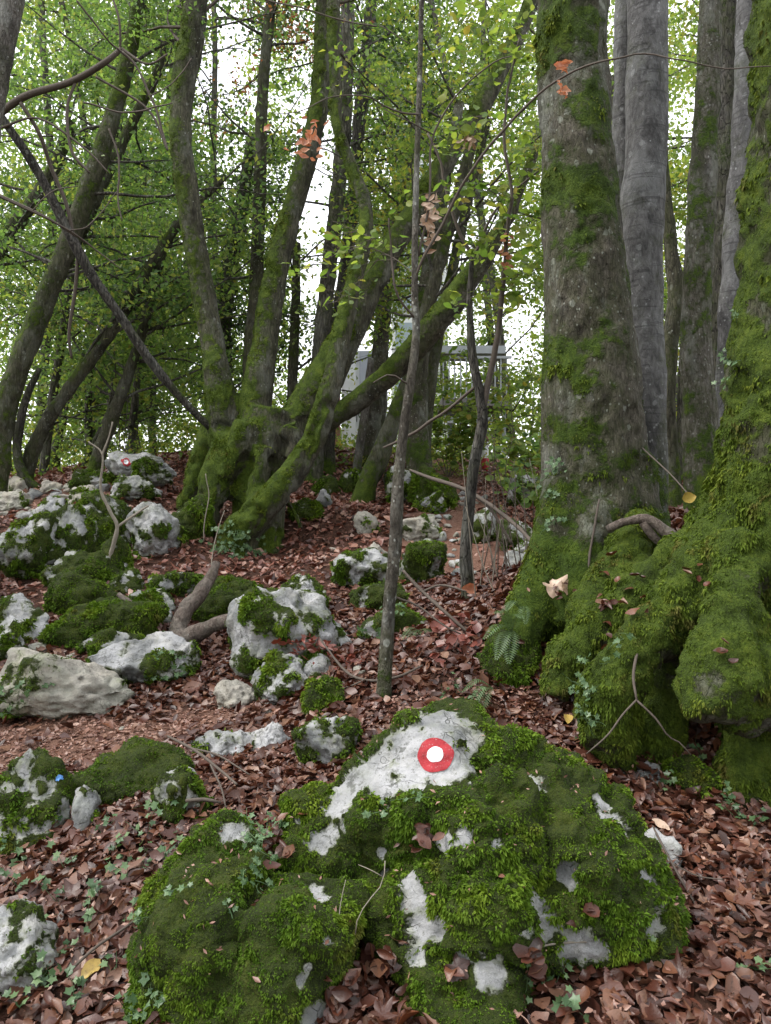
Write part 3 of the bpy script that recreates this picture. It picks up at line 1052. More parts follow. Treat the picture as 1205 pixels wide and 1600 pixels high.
H = [
 # main block with the ridge
 [(690, 1112, 2.95), (650, 1128, 2.92), (600, 1168, 2.88), (545, 1215, 2.84), (512, 1262, 2.80), (740, 1120, 2.98), (795, 1148, 2.95), (850, 1180, 2.92), (905, 1222, 2.86),
  (660, 1250, 2.66), (740, 1240, 2.62), (560, 1300, 2.62), (520, 1310, 2.68), (700, 1330, 2.50), (640, 1420, 2.42), (800, 1400, 2.42), (800, 1480, 2.36), (650, 1540, 2.34),
  (840, 1500, 2.40), (690, 1130, 3.3), (850, 1200, 3.3), (540, 1240, 3.2), (560, 1450, 2.9), (850, 1500, 2.9)],
 # right flank
 [(860, 1190, 2.93), (905, 1222, 2.88), (950, 1262, 2.84), (985, 1305, 2.80), (1020, 1352, 2.74), (1050, 1400, 2.68), (1068, 1440, 2.62), (880, 1300, 2.58), (940, 1350, 2.55), (860, 1400, 2.48),
  (1010, 1460, 2.50), (940, 1490, 2.44), (850, 1490, 2.42), (1040, 1480, 2.52), (780, 1300, 2.55), (900, 1240, 3.25), (1010, 1360, 3.1), (1060, 1470, 2.9), (960, 1500, 2.6)],
 # left lobe
 [(372, 1285, 2.72), (335, 1292, 2.70), (300, 1318, 2.66), (262, 1370, 2.60), (236, 1430, 2.52), (218, 1500, 2.45), (222, 1580, 2.38), (400, 1300, 2.72), (408, 1350, 2.58), (330, 1420, 2.42),
  (300, 1520, 2.30), (390, 1480, 2.32), (240, 1640, 2.32), (400, 1640, 2.22), (350, 1290, 3.0), (260, 1400, 2.95), (410, 1420, 2.42)],
 # lower middle lobe
 [(430, 1385, 2.56), (470, 1372, 2.56), (520, 1385, 2.54), (560, 1400, 2.50), (572, 1450, 2.46), (548, 1500, 2.40), (400, 1440, 2.40), (440, 1460, 2.32), (500, 1480, 2.32), (505, 1560, 2.28),
  (470, 1640, 2.20), (380, 1640, 2.20), (520, 1640, 2.26), (480, 1400, 2.85), (400, 1560, 2.24)],
 # mid rock between, under the gully
 [(455, 1250, 2.82), (490, 1235, 2.84), (520, 1250, 2.80), (450, 1300, 2.74), (545, 1320, 2.66), (570, 1380, 2.58), (480, 1350, 2.66), (460, 1340, 2.66), (500, 1300, 3.1), (560, 1420, 2.7), (440, 1420, 2.75)],
 # foot going down to the bottom edge
 [(650, 1490, 2.40), (700, 1480, 2.36), (790, 1500, 2.36), (812, 1540, 2.34), (660, 1560, 2.28), (760, 1590, 2.22), (680, 1640, 2.20), (780, 1650, 2.20), (800, 1580, 2.30), (700, 1500, 2.7), (640, 1600, 2.3)],
]
av, af, n0 = [], [], 0
for hp in H:
    v, f = hull([tuple(P(*q)) for q in hp])
    av.append(v)
    af.append(f + n0)
    n0 += len(v)
v, fs, nrm = remesh(np.concatenate(av), np.concatenate(af), .0125)
v = laplace(v, fs, 7)
nrm = normals_of(v, fs)
v = v + nrm * (.030 * fbm(v, 3.5, 4, 21) + .012 * fbm(v, 9, 3, 23))[:, None] + nrm * .012
nrm = normals_of(v, fs)
bvh = BVHTree.FromPolygons([tuple(q) for q in v.tolist()], [tuple(q) for f in fs for q in f.tolist()])
# bulges and hollows of the block
for px, py, r, a in [(770, 1420, 75, .085), (725, 1285, 50, .055), (810, 1262, 55, .05), (300, 1450, 80, .05), (480, 1455, 58, .06), (640, 1275, 28, .04), (900, 1330, 50, .03), (960, 1400, 50, .035), (690, 1560, 45, .03),
                     (592, 1360, 34, -.10), (572, 1470, 36, -.12), (588, 1555, 34, -.08), (622, 1450, 22, -.06), (430, 1305, 26, -.12), (424, 1365, 22, -.10), (402, 1420, 22, -.09), (372, 1480, 24, -.08), (340, 1545, 26, -.06),
                     (705, 1490, 24, -.06), (860, 1370, 34, -.07), (850, 1300, 24, -.04), (745, 1200, 18, -.03), (838, 1485, 30, -.05), (560, 1330, 24, -.06), (690, 1345, 20, -.04), (640, 1330, 24, -.05)]:
    h = ray(bvh, px, py)
    if h[0] is not None:
        dd = np.linalg.norm(v - np.array(h[0]), axis=1) / (r * h[3] / FOC)
        v = v + norm(np.array(h[1]) + norm(CAM - np.array(h[0]))) * (a * np.exp(-dd ** 2))[:, None]
v = laplace(v, fs, 2)
nrm = normals_of(v, fs)
bvh = BVHTree.FromPolygons([tuple(q) for q in v.tolist()], [tuple(q) for f in fs for q in f.tolist()])
BARE = [(690, 1130, 42), (725, 1150, 30), (640, 1165, 45), (590, 1195, 42), (552, 1225, 36), (532, 1255, 24), (650, 1210, 34), (692, 1196, 40), (722, 1185, 22), (656, 1238, 11), (600, 1230, 26),
        (785, 1140, 15), (748, 1157, 7), (832, 1230, 18), (938, 1256, 11), (955, 1282, 15), (969, 1310, 13), (984, 1332, 9), (1000, 1366, 12), (1011, 1376, 13), (1019, 1442, 15), (948, 1260, 9), (1014, 1420, 8),
        (695, 1312, 17), (724, 1308, 13), (772, 1320, 10), (640, 1378, 17), (648, 1405, 22), (662, 1440, 24), (688, 1452, 14), (655, 1500, 13), (636, 1480, 8), (886, 1362, 16), (896, 1376, 10),
        (838, 1415, 17), (845, 1452, 21), (900, 1482, 22), (930, 1486, 14), (762, 1520, 22), (722, 1500, 13), (362, 1298, 20), (384, 1288, 12), (506, 1312, 22), (522, 1302, 10), (435, 1372, 10), (488, 1392, 15),
        (506, 1404, 11), (492, 1588, 20), (470, 1530, 7), (482, 1512, 7), (598, 1330, 7), (600, 1365, 7), (470, 1280, 7), (530, 1447, 8), (505, 1470, 6), (820, 1455, 10), (540, 1290, 8)]
bare = np.zeros(len(v))
ragg = fbm(v, 22, 4, 31)
for px, py, r in BARE:
    h = ray(bvh, px, py)
    if h[0] is None:
        continue
    dd = np.linalg.norm(v - np.array(h[0]), axis=1) / (r * (1.25 if px > 820 else 1.08) * h[3] / FOC)
    bare = np.maximum(bare, 1.25 - dd * .75)
bare = bare + .42 * ragg
h = ray(bvh, 680, 1179)
bare = np.maximum(bare, 1.5 * (np.linalg.norm(v - np.array(h[0]), axis=1) < 36 * h[3] / FOC))
m = np.clip(1.02 - bare, 0, 1)
m[bare > .5] = np.minimum(m[bare > .5], .52)
# moss grows a few centimetres thick, in cushions, over the bare stone
th = smooth(.42, .62, m)
cush = fbm(v, 7.5, 4, 41) + .8 * fbm(v * (5, 5, 17), 1, 3, 47) * smooth(.0, .25, v[:, 0])
v = v + nrm * (th * (.022 + .046 * cush + .012 * fbm(v, 30, 2, 44)))[:, None]
v = v + nrm * ((1 - th) * (.010 * (ridged(v, 9, 4, 51) - 1)))[:, None]
nrm = normals_of(v, fs)
loc = P(640, 1600, 2.5)
loc[2] = gz(loc[0], loc[1])
front = put('boulder', new_mesh('boulder', v - loc, fs, M['limestone'], True, attrs={'moss': m}), None, loc)
tag(front, 'large moss covered boulder in front painted with a red and white trail ring', 'boulder', 'mossy limestone boulders on the slope')
FRONT = (v, fs, nrm, m)
bvh = BVHTree.FromPolygons([tuple(q) for q in v.tolist()], [tuple(q) for f in fs for q in f.tolist()])
a, b = paint_patch(bvh, 680, 1179, 10.8, 26.5, .003, .022, 8, 6)
put('red_ring', new_mesh('red_ring', a - loc, b, M['red_paint']), front)
a, b = paint_patch(bvh, 680, 1179, .3, 11.8, .0042, .012, 9, 4)
put('white_dot', new_mesh('white_dot', a - loc, b, M['white_paint']), front)
add_moss(front, v, fs, nrm, m, 2.5, length=.0085, k=1.25, droop=.7, zmin=gz(0, 2.4) - .15, blades=4)
FBVH = bvh
p, q = sample(v, fs, 420, (m > .4) * smooth(.0, .6, nrm[:, 2]), nrm)
a, b, i = leaf_batch(p + q * .012, norm(q + rng.normal(size=q.shape) * .4), .016 * np.exp(rng.normal(size=len(p)) * .4), .4, 2, (.1, 1.5))
o = put('leaf_fragments', new_mesh('leaf_fragments', a - loc, b, M['path_leaf'], True, fattrs={'rnd': rng.random(len(p))[i]}), front)
o['kind'] = 'stuff'

# ------------------------------------------------------------------ trees near the camera: one skin per tree, cut into trunk, stems and roots
def chain(pts, step=.05):
    """[(px, py, radius px, distance)] -> points and radii in metres"""
    q = np.array([[*P(a, b, d), r / FOC * d] for a, b, r, d in pts])
    L = np.linalg.norm(np.diff(q[:, :3], axis=0), axis=1).sum()
    c = catmull(q, max(4, int(L / step)))
    return c[:, :3], np.maximum(c[:, 3], .0012)


def grown_tree(root, chains, voxel, it, mossf, mats, disp, tuft=None, sides=18):
    """chains: [(part name, pixel path)]; mossf(v, n) -> moss 0..1"""
    av, af, n0, cp, cr, ci = [], [], 0, [], [], []
    for i, (nm, pts) in enumerate(chains):
        c, r = chain(pts)
        a, b = tube(c, r, sides)
        av.append(a)
        af += [q + n0 for q in b]
        n0 += len(a)
        cp.append(c)
        cr.append(r)
        ci.append(np.full(len(c), i))
    v, fs, n = remesh(np.concatenate(av), af, voxel)
    v = laplace(v, fs, it)
    n = normals_of(v, fs)
    v = v + n * disp(v)[:, None]
    n = normals_of(v, fs)
    m = np.clip(mossf(v, n), 0, 1)
    v = v + n * (smooth(.42, .65, m) * (.006 + .008 * fbm(v, 14, 3, 6)))[:, None]
    n = normals_of(v, fs)
    cp, cr, ci = np.concatenate(cp), np.concatenate(cr), np.concatenate(ci)
    near = np.empty(len(v), int)
    for k in np.array_split(np.arange(len(v)), max(1, len(v) // 4000)):
        dd = np.linalg.norm(v[k, None] - cp[None], axis=2) / cr[None]
        near[k] = ci[dd.argmin(1)]
    org = origin(root)
    parts = []
    for i, (nm, _) in enumerate(chains):
        sel = [f[near[f[:, 0]] == i] for f in fs]
        if sum(len(q) for q in sel) == 0:
            continue
        used = np.unique(np.concatenate([q.ravel() for q in sel]))
        mp = np.full(len(v), -1)
        mp[used] = np.arange(len(used))
        me = new_mesh(nm, v[used] - org, [mp[q] for q in sel], M[mats.get(i, mats[-1])], True, attrs={'moss': m[used]}, normals=n[used])
        parts.append(put(nm, me, root))
    if tuft:
        for tf in (tuft if isinstance(tuft, list) else [tuft]):
            add_moss(root, v, fs, n, m * (tf.get('mask', lambda v, n: 1.0)(v, n)), tf['d'], length=tf['length'], k=tf['k'], mat='trunk_moss', droop=tf.get('droop', .9), blades=tf.get('blades', 4), spread=tf.get('spread', .7))
    return v, fs, n, m, BVHTree.FromPolygons([tuple(q) for q in v.tolist()], [tuple(q) for f in fs for q in f.tolist()])


def base_at(px, py, d):
    p = P(px, py, d)
    return np.array((p[0], p[1], gz(p[0], p[1])))


GT = 'mossy trees of the wood'

# --- the big lichened trunk right of the middle
rootA = thing('tree', 'thick upright trunk crusted with pale lichen and moss, second trunk from right', 'tree', base_at(925, 930, 5.2), GT)
A_ch = [('trunk', [(893, -330, 50, 5.3), (895, -40, 54, 5.25), (898, 150, 54, 5.25), (906, 300, 57, 5.2), (914, 450, 65, 5.2), (922, 550, 72, 5.2), (927, 650, 79, 5.2), (930, 780, 86, 5.2), (926, 880, 92, 5.2), (920, 1000, 105, 5.15)]),
        ('root', [(890, 760, 40, 5.05), (868, 850, 38, 4.95), (850, 920, 40, 4.9), (815, 985, 34, 4.8), (790, 1040, 26, 4.7)]),
        ('root', [(975, 720, 46, 5.1), (990, 800, 42, 5.05), (1000, 880, 42, 4.95), (985, 960, 40, 4.85)]),
        ('root', [(925, 800, 50, 5.0), (905, 900, 45, 4.85), (900, 980, 40, 4.75)])]


def mossA(v, n):
    z0 = rootA.location[2]
    h = v[:, 2] - z0
    u = v[:, 0] - P(925, 600, 5.2)[0]
    band = .28 * np.exp(-((v[:, 2] - P(0, 315, 5.2)[2]) / .12) ** 2) + .22 * np.exp(-((v[:, 2] - P(0, 80, 5.2)[2]) / .2) ** 2) * (u < 0)
    return .37 + .5 * smooth(.75, .1, h) + .20 * smooth(-.1, -.3, u) * smooth(2.2, .3, h) + .22 * smooth(.1, .3, u) * smooth(1.6, .5, h) * (n[:, 0] > .1) + band + .38 * fbm(v, 2.6, 5, 9)


bark_disp = lambda v: .012 * fbm(v * (1, 1, .4), 16, 4, 12) * .7 + .022 * fbm(v * (1, 1, .6), 4, 3, 13) - .018 * smooth(.28, .6, fbm(v * (1, 1, .7), 5, 3, 15))
A = grown_tree(rootA, A_ch, .016, 5, mossA, {-1: 'bark_old'}, bark_disp, {'d': 5.2, 'length': .014, 'k': .6, 'droop': 1.0, 'blades': 3, 'mask': lambda v, n: np.where(v[:, 2] < rootA.location[2] + 1.5, 1, .75)})

# --- smooth grey twin stems fused to its right side
rootG = thing('tree', 'smooth grey twin stemmed beech fused to the right of the thick lichened trunk', 'tree', base_at(1010, 800, 5.75), GT)
G_ch = [('stem', [(1016, -330, 27, 5.8), (1013, -40, 30, 5.8), (1011, 200, 32, 5.75), (1003, 350, 33, 5.7), (1004, 450, 31, 5.7), (1010, 550, 28, 5.65), (1014, 650, 27, 5.6), (1014, 760, 28, 5.6), (1014, 880, 34, 5.6)]),
        ('stem', [(978, -330, 15, 6.1), (976, -40, 15, 6.1), (974, 150, 15, 6.1), (973, 300, 16, 6.1), (984, 420, 18, 6.0), (1000, 520, 22, 5.8), (1008, 640, 18, 5.75), (1010, 800, 20, 5.7)])]
grey_disp = lambda v: .0022 * ridged(v * (.6, .6, 1.6), 5, 2, 36) - .002 + .008 * fbm(v * (1, 1, .3), 9, 3, 33) + .012 * fbm(v, 3, 2, 34)
grown_tree(rootG, G_ch, .014, 2, lambda v, n: .14 + .5 * smooth(.6, .0, v[:, 2] - rootG.location[2]) + .25 * fbm(v, 3, 3, 5) + .12 * smooth(P(0, 420, 5.7)[2], P(0, 700, 5.7)[2], v[:, 2]) * (n[:, 0] > .2), {-1: 'bark_grey'}, grey_disp)

# --- the mossy tree at the right edge with its heap of roots
rootF = thing('tree', 'massive mossy trunk at the right edge with swollen green roots spilling down', 'tree', base_at(1240, 1250, 4.0), GT)
F_ch = [('trunk', [(1290, -330, 98, 4.1), (1287, -60, 101, 4.1), (1283, 200, 104, 4.1), (1276, 400, 110, 4.1), (1266, 550, 117, 4.05), (1257, 700, 125, 4.0), (1250, 800, 138, 4.0), (1246, 950, 140, 4.0), (1250, 1150, 130, 3.95), (1250, 1350, 125, 3.95)]),
        ('root', [(1195, 690, 60, 4.05), (1165, 770, 56, 4.1), (1120, 840, 52, 4.15), (1060, 895, 46, 4.2), (990, 945, 40, 4.25), (930, 985, 36, 4.3), (890, 1030, 30, 4.3), (865, 1090, 24, 4.25)]),
        ('root', [(1150, 830, 56, 3.95), (1090, 910, 52, 3.88), (1035, 975, 46, 3.80), (985, 1025, 44, 3.74), (955, 1085, 48, 3.74), (955, 1140, 46, 3.78), (960, 1190, 30, 3.85)]),
        ('root', [(1160, 860, 48, 3.75), (1142, 940, 46, 3.58), (1132, 1010, 50, 3.46), (1120, 1070, 58, 3.40), (1118, 1105, 50, 3.42)]),
        ('root', [(1200, 1000, 50, 3.6), (1200, 1060, 62, 3.45), (1190, 1100, 56, 3.44), (1130, 1100, 52, 3.42)]),
        ('root', [(1200, 1080, 50, 3.68), (1172, 1170, 44, 3.66), (1166, 1250, 46, 3.62), (1180, 1340, 58, 3.6)]),
        ('root', [(1012, 815, 30, 4.7), (992, 850, 40, 4.65), (965, 910, 44, 4.5), (930, 970, 40, 4.42), (905, 1030, 36, 4.38)]),
        ('root', [(1075, 960, 42, 3.95), (1060, 1060, 40, 3.95), (1035, 1130, 38, 3.92), (1015, 1200, 40, 3.95)])]


def mossF(v, n):
    h = v[:, 2] - P(0, 800, 4.0)[2]
    dark = smooth(P(1188, 0, 3.8)[0], P(1200, 0, 3.8)[0], v[:, 0]) * smooth(P(0, 760, 4)[2], P(0, 900, 4)[2], v[:, 2]) * smooth(P(0, 1080, 4)[2], P(0, 980, 4)[2], v[:, 2])
    hol = np.exp(-(((v[:, 0] - P(1035, 1010, 3.8)[0]) / .13) ** 2 + ((v[:, 2] - P(1035, 1030, 3.8)[2]) / .12) ** 2))
    return .60 + .24 * smooth(.6, -.5, h) + .22 * n[:, 2] + .44 * fbm(v, 2.6, 5, 19) - .5 * dark - .35 * hol - .35 * smooth(-.25, -.75, n[:, 2])


f_disp = lambda v: .022 * (ridged(v * (1, 1, .7), 4.5, 3, 66) - 1.1) + .030 * fbm(v, 3.4, 3, 61) + .020 * fbm(v, 8, 3, 64) + .010 * fbm(v * (1, 1, .45), 11, 3, 62)
F = grown_tree(rootF, F_ch, .015, 4, mossF, {-1: 'bark_mossy'}, f_disp,
               [{'d': 4, 'length': .0125, 'k': .9, 'droop': 1.0, 'blades': 3, 'mask': lambda v, n: (v[:, 2] < P(0, 640, 4)[2]) * 1.0},
                {'d': 4, 'length': .011, 'k': .16, 'droop': 1.1, 'blades': 3, 'mask': lambda v, n: (v[:, 2] >= P(0, 640, 4)[2]) * 1.0}])

# --- the many stemmed mossy tree left of the middle
D0 = 10.4
rootC = thing('tree', 'old many stemmed mossy tree with a knotted hollow base left of the middle', 'tree', base_at(400, 830, D0), GT)
C_ch = [('trunk', [(425, 640, 44.8, 10.4), (415, 700, 53.4, 10.4), (405, 760, 44.8, 10.35), (400, 840, 36.1, 10.3), (395, 900, 33.2, 10.2)]),
        ('stem', [(312, -260, 17.3, 10.6), (306, -30, 19.4, 10.6), (300, 60, 19.4, 10.6), (286, 140, 18.7, 10.6), (284, 230, 18.0, 10.5), (296, 320, 18.7, 10.5), (311, 420, 18.7, 10.5), (326, 500, 19.4, 10.5), (339, 580, 21.6, 10.4), (352, 660, 28.8, 10.4), (370, 740, 32.4, 10.4)]),
        ('stem', [(507, -260, 12.5, 10.9), (508, -30, 14.0, 10.9), (500, 150, 15.6, 10.8), (482, 240, 17.2, 10.7), (456, 330, 17.9, 10.7), (431, 430, 19.5, 10.6), (416, 530, 21.1, 10.5), (402, 610, 25.7, 10.4), (395, 690, 31.2, 10.4)]),
        ('stem', [(522, -260, 10.2, 10.3), (521, 0, 11.0, 10.3), (523, 100, 11.0, 10.3), (527, 190, 11.0, 10.25), (546, 250, 11.0, 10.2), (568, 310, 11.9, 10.1), (572, 360, 12.8, 10.0), (556, 430, 14.4, 9.9), (534, 520, 16.1, 9.8), (515, 610, 17.8, 9.7), (489, 690, 19.6, 9.65), (445, 755, 22.9, 9.65), (395, 810, 27.2, 9.7), (372, 840, 32.3, 9.8), (368, 890, 34.0, 9.8)]),
        ('stem', [(860, -230, 9.6, 11.4), (836, -20, 11.8, 11.2), (782, 110, 14.1, 11.0), (735, 195, 15.5, 10.9), (690, 262, 17.0, 10.8), (648, 332, 18.5, 10.7), (610, 390, 20.0, 10.6), (574, 460, 22.2, 10.5), (530, 550, 27.4, 10.4), (490, 625, 34.0, 10.4), (450, 700, 42.9, 10.4)]),
        ('branch', [(838, 235, 7.2, 9.3), (805, 315, 10.8, 9.4), (772, 378, 14.4, 9.5), (738, 428, 18.0, 9.6), (706, 474, 20.7, 9.75), (665, 525, 20.7, 9.9), (620, 574, 19.8, 10.05), (566, 622, 18.0, 10.2), (505, 665, 17.1, 10.35), (455, 690, 18.0, 10.4)]),
        ('root', [(370, 690, 32.8, 10.35), (345, 740, 31.2, 10.2), (330, 790, 23.0, 10.1), (315, 840, 18.0, 10.0)]),
        ('root', [(350, 650, 27.9, 10.5), (322, 710, 23.0, 10.6), (300, 760, 16.4, 10.6), (285, 800, 11.5, 10.6)]),
        ('root', [(420, 770, 29.5, 10.1), (424, 820, 23.0, 10.0), (425, 870, 21.3, 9.95)]),
        ('burl', [(385, 660, 19.7, 10.0), (375, 700, 21.3, 9.98), (350, 745, 14.8, 10.0)]),
        ('burl', [(450, 665, 18.0, 9.95), (468, 690, 16.4, 9.95), (455, 720, 14.8, 9.98)]),
        ('root', [(415, 700, 18.0, 9.9), (405, 745, 16.4, 9.85), (398, 790, 18.0, 9.85)]),
        ('root', [(450, 780, 7.4, 9.9), (460, 800, 6.6, 9.8), (470, 825, 4.9, 9.7)])]


def mossC(v, n):
    h = v[:, 2] - P(0, 760, D0)[2]
    knot = np.exp(-(((v[:, 0] - P(452, 690, 10)[0]) / .22) ** 2 + ((v[:, 2] - P(452, 690, 10)[2]) / .25) ** 2)) * (v[:, 1] < 10.25)
    return .50 + .12 * smooth(1.3, 0, h) + .32 * n[:, 2] - .16 * n[:, 0] + .30 * fbm(v, 2.2, 4, 29) - .5 * knot - .12 * (n[:, 0] > .5)


c_disp = lambda v: .022 * fbm(v, 2.6, 2, 71) - .008 + .010 * fbm(v * (1, 1, .5), 10, 3, 72) - .05 * smooth(.25, .5, fbm(v, 2.4, 2, 75)) * smooth(P(0, 600, D0)[2], P(0, 680, D0)[2], v[:, 2])
C = grown_tree(rootC, C_ch, .026, 4, mossC, {-1: 'bark_mossy'}, c_disp, {'d': 10, 'length': .012, 'k': .35, 'droop': .7, 'blades': 3})

# ------------------------------------------------------------------ single trunks swept along their own line
def trunk_tree(label, path, d, mat='bark_mossy', moss=.35, sides=14, up=.3, name='tree', cat='tree', group=GT, bury=True, flare=1.35, stretch_top=2.6, seed=1, lean_moss=.3, root=None, part='trunk'):
    """path from the top down in photo pixels with half widths; stands on the ground at distance d"""
    q = np.array([[*P(a[0], a[1], a[3] if len(a) > 3 else d), a[2] / FOC * (a[3] if len(a) > 3 else d)] for a in path])
    if path[0][1] <= 5 and stretch_top:
        e = q[0] - q[1]
        e = e / max(np.linalg.norm(e[:3]), .01)
        q = np.vstack([q[0] + e * stretch_top, q])
        q[0, 3] = q[1, 3] * .8
    if bury:
        b = q[-1].copy()
        g = gz(b[0], b[1])
        if b[2] > g - .05:
            dirn = q[-1] - q[-2]
            sl = np.clip(dirn[:2] / max(-dirn[2], .05), -.6, .6) * (b[2] - g)
            e = np.array((b[0] + sl[0], b[1] + sl[1] * 0, g - .12, b[3] * flare))
            q = np.vstack([q, e])
        else:
            q[-1, 3] *= flare
    L = np.linalg.norm(np.diff(q[:, :3], axis=0), axis=1).sum()
    c = catmull(q, max(8, int(L / .07)))
    v, f = tube(c[:, :3], np.maximum(c[:, 3], .004), sides)
    n = normals_of(v, f)
    rr = np.concatenate([np.repeat(c[:, 3], sides), c[[0, -1], 3]])
    v = v + n * (np.minimum(rr * .16, .03) * fbm(v * (1, 1, .5), 6, 3, seed) + np.minimum(rr * .1, .012) * fbm(v * (1, 1, .4), 18, 2, seed + 5))[:, None]
    n = normals_of(v, f)
    zb = q[-1, 2]
    m = np.clip(moss + up * n[:, 2] + .30 * fbm(v, 2.4, 4, seed + 9) + .25 * smooth(zb + .9, zb, v[:, 2]), 0, 1)
    loc = np.array((q[-1, 0], q[-1, 1], gz(q[-1, 0], q[-1, 1])))
    if root is None:
        root = thing(name, label, cat, loc, group)
    me = new_mesh(part, v - origin(root), f, M[mat], True, attrs={'moss': m})
    put(part, me, root)
    return root, c


TR = {}
TR['B'] = trunk_tree('crooked slim mossy trunk seen between the grey stems and the straight trunk', [(1033, 200, 8), (1040, 300, 9), (1050, 400, 11), (1057, 460, 13), (1047, 540, 12), (1044, 650, 12), (1052, 760, 13), (1058, 830, 14)], 7.2, 'bark_mossy', .38, seed=3)
TR['C2'] = trunk_tree('straight greyish trunk with mossy left side right of the twin stems', [(1112, -40, 17), (1105, 150, 18), (1097, 300, 21), (1090, 450, 22), (1086, 560, 24), (1094, 650, 26), (1097, 760, 29), (1097, 800, 30)], 6.3, 'bark_pale', .40, 18, seed=5)
TR['D'] = trunk_tree('dark straight trunk half hidden behind the pair on the right', [(1137, -40, 17), (1133, 300, 18), (1131, 500, 18), (1130, 720, 19)], 7.4, 'bark_dark', .28, 14, seed=7)
TR['E'] = trunk_tree('pale grey trunk beside the mossy trunk at the right edge', [(1172, -40, 18), (1163, 200, 18), (1152, 350, 19), (1142, 480, 17), (1136, 600, 17), (1130, 760, 19)], 6.6, 'bark_grey', .12, 16, seed=9)
TR['K'] = trunk_tree('leaning grey trunk cut by the upper left corner', [(22, -40, 18.0), (8, 60, 18.0), (-12, 160, 18.9), (-45, 400, 21.6), (-90, 850, 27.0)], 7.0, 'bark_pale', .25, 14, seed=11)
TR['L2'] = trunk_tree('stout dark leaning trunk, thickest on the left side', [(222, -30, 10.4), (205, 70, 11.1), (185, 150, 11.8), (165, 215, 13.3), (140, 290, 14.8), (108, 380, 15.5), (66, 480, 16.3), (30, 570, 17.0), (5, 650, 18.5), (-8, 750, 20.7)], 11.2, 'bark_mossy', .46, seed=13)
TR['L3'] = trunk_tree('slimmer leaning trunk crossing behind the stout dark one on the left', [(262, 60, 5.5), (245, 115, 6.5), (205, 195, 8), (170, 265, 9.5), (138, 335, 10), (104, 405, 10.5), (64, 492, 10.5), (30, 580, 11), (6, 660, 11.5), (-6, 745, 12)], 12.2, 'bark_mossy', .44, seed=15)
TR['L4'] = trunk_tree('long curved leaning trunk with its foot hooked at the crest on the left', [(352, 275, 4.9), (310, 318, 6.6), (265, 370, 7.4), (215, 450, 9.0), (165, 530, 9.8), (110, 605, 9.8), (70, 665, 10.7), (48, 715, 11.5), (40, 745, 12.3)], 12.4, 'bark_mossy', .34, seed=17)
TR['L4b'] = trunk_tree('short bowed stem hooking into the foot of the curved leaning trunk', [(62, 575, 4.0), (42, 620, 5.6), (30, 670, 6.4), (27, 715, 7.2), (42, 750, 8.0), (60, 765, 8.0)], 12.2, 'bark_dark', .30, seed=19)
TR['L5'] = trunk_tree('slim leaning trunk rising right from the crest on the left', [(275, 345, 4.2), (254, 400, 5.1), (238, 460, 6.8), (222, 520, 7.6), (202, 580, 8.5), (178, 645, 10.2), (158, 700, 11.0), (148, 740, 11.9)], 13.0, 'bark_mossy', .33, seed=21)
TR['L6'] = trunk_tree('thin dark upright trunk behind the stout leaning one', [(118, 380, 4.8), (105, 470, 5.6), (92, 560, 6.4), (78, 650, 7.2), (68, 740, 8.0)], 14.5, 'bark_far', .25, 10, seed=23)
TR['L7'] = trunk_tree('thin straight dark trunk on the crest near the far trail mark', [(222, 440, 5), (218, 540, 6), (210, 640, 6), (204, 720, 7)], 15.5, 'bark_far', .2, 10, seed=25)
TR['L8'] = trunk_tree('thin dark trunk between the two leaning trunks at far left', [(150, 470, 4), (142, 560, 5), (138, 650, 6), (142, 720, 7)], 16.0, 'bark_far', .2, 10, seed=27)
TR['L9'] = trunk_tree('mossy trunk leaning left out of the picture behind the dead pole', [(112, 190, 7.6), (90, 250, 9.3), (55, 310, 10.2), (15, 365, 11.9), (-40, 450, 13.6), (-110, 620, 17.0)], 12.6, 'bark_mossy', .38, seed=29)
TR['L10'] = trunk_tree('distant thin trunk left of the bright crest boulder', [(105, 600, 6), (98, 650, 7), (88, 700, 8), (84, 745, 8)], 17, 'bark_far', .25, 10, seed=31)
TR['L11'] = trunk_tree('distant leaning thin trunk rising above the moss topped crest rock', [(178, 590, 4), (172, 640, 5), (150, 690, 6), (128, 745, 7)], 15, 'bark_far', .25, 10, seed=33)
TR['L12'] = trunk_tree('thin far stem just left of the long mossy many stemmed tree', [(250, 300, 4), (246, 450, 5), (240, 600, 5), (238, 720, 6)], 18, 'bark_far', .2, 8, seed=34)
TR['M1'] = trunk_tree('straight dark trunk rising behind the crooked stem of the mossy tree', [(545, -40, 10.2), (542, 60, 11.0), (538, 200, 11.9), (524, 340, 11.9), (508, 480, 12.8), (498, 600, 13.6), (492, 720, 14.4)], 13.2, 'bark_far', .28, seed=35)
TR['M1b'] = trunk_tree('dark trunk leaning right at the top above the crooked stem', [(585, -40, 8.0), (574, 60, 8.8), (562, 180, 9.6), (552, 300, 9.6), (540, 420, 10.4), (520, 560, 11.2), (505, 720, 12.0)], 14.2, 'bark_dark', .22, seed=37)
TR['M2'] = trunk_tree('slim upright trunk between the left stem and the second stem', [(428, -40, 7.4), (420, 40, 8.2), (410, 150, 9.0), (406, 300, 9.8), (400, 450, 10.7), (392, 560, 11.5), (388, 720, 12.3)], 13.0, 'bark_mossy', .33, seed=39)
TR['M2b'] = trunk_tree('dark ivy wrapped trunk behind the left stem of the mossy tree', [(392, 220, 8.0), (380, 310, 10.4), (364, 400, 11.2), (352, 480, 12.0), (350, 570, 12.8), (352, 720, 13.6)], 14.4, 'bark_dark', .3, seed=41)
TR['M3'] = trunk_tree('thin pale trunk seen between the second stem and the leaning stem', [(464, 380, 6), (462, 460, 7), (459, 560, 8), (452, 720, 9)], 14.0, 'bark_mossy', .3, 10, seed=43)
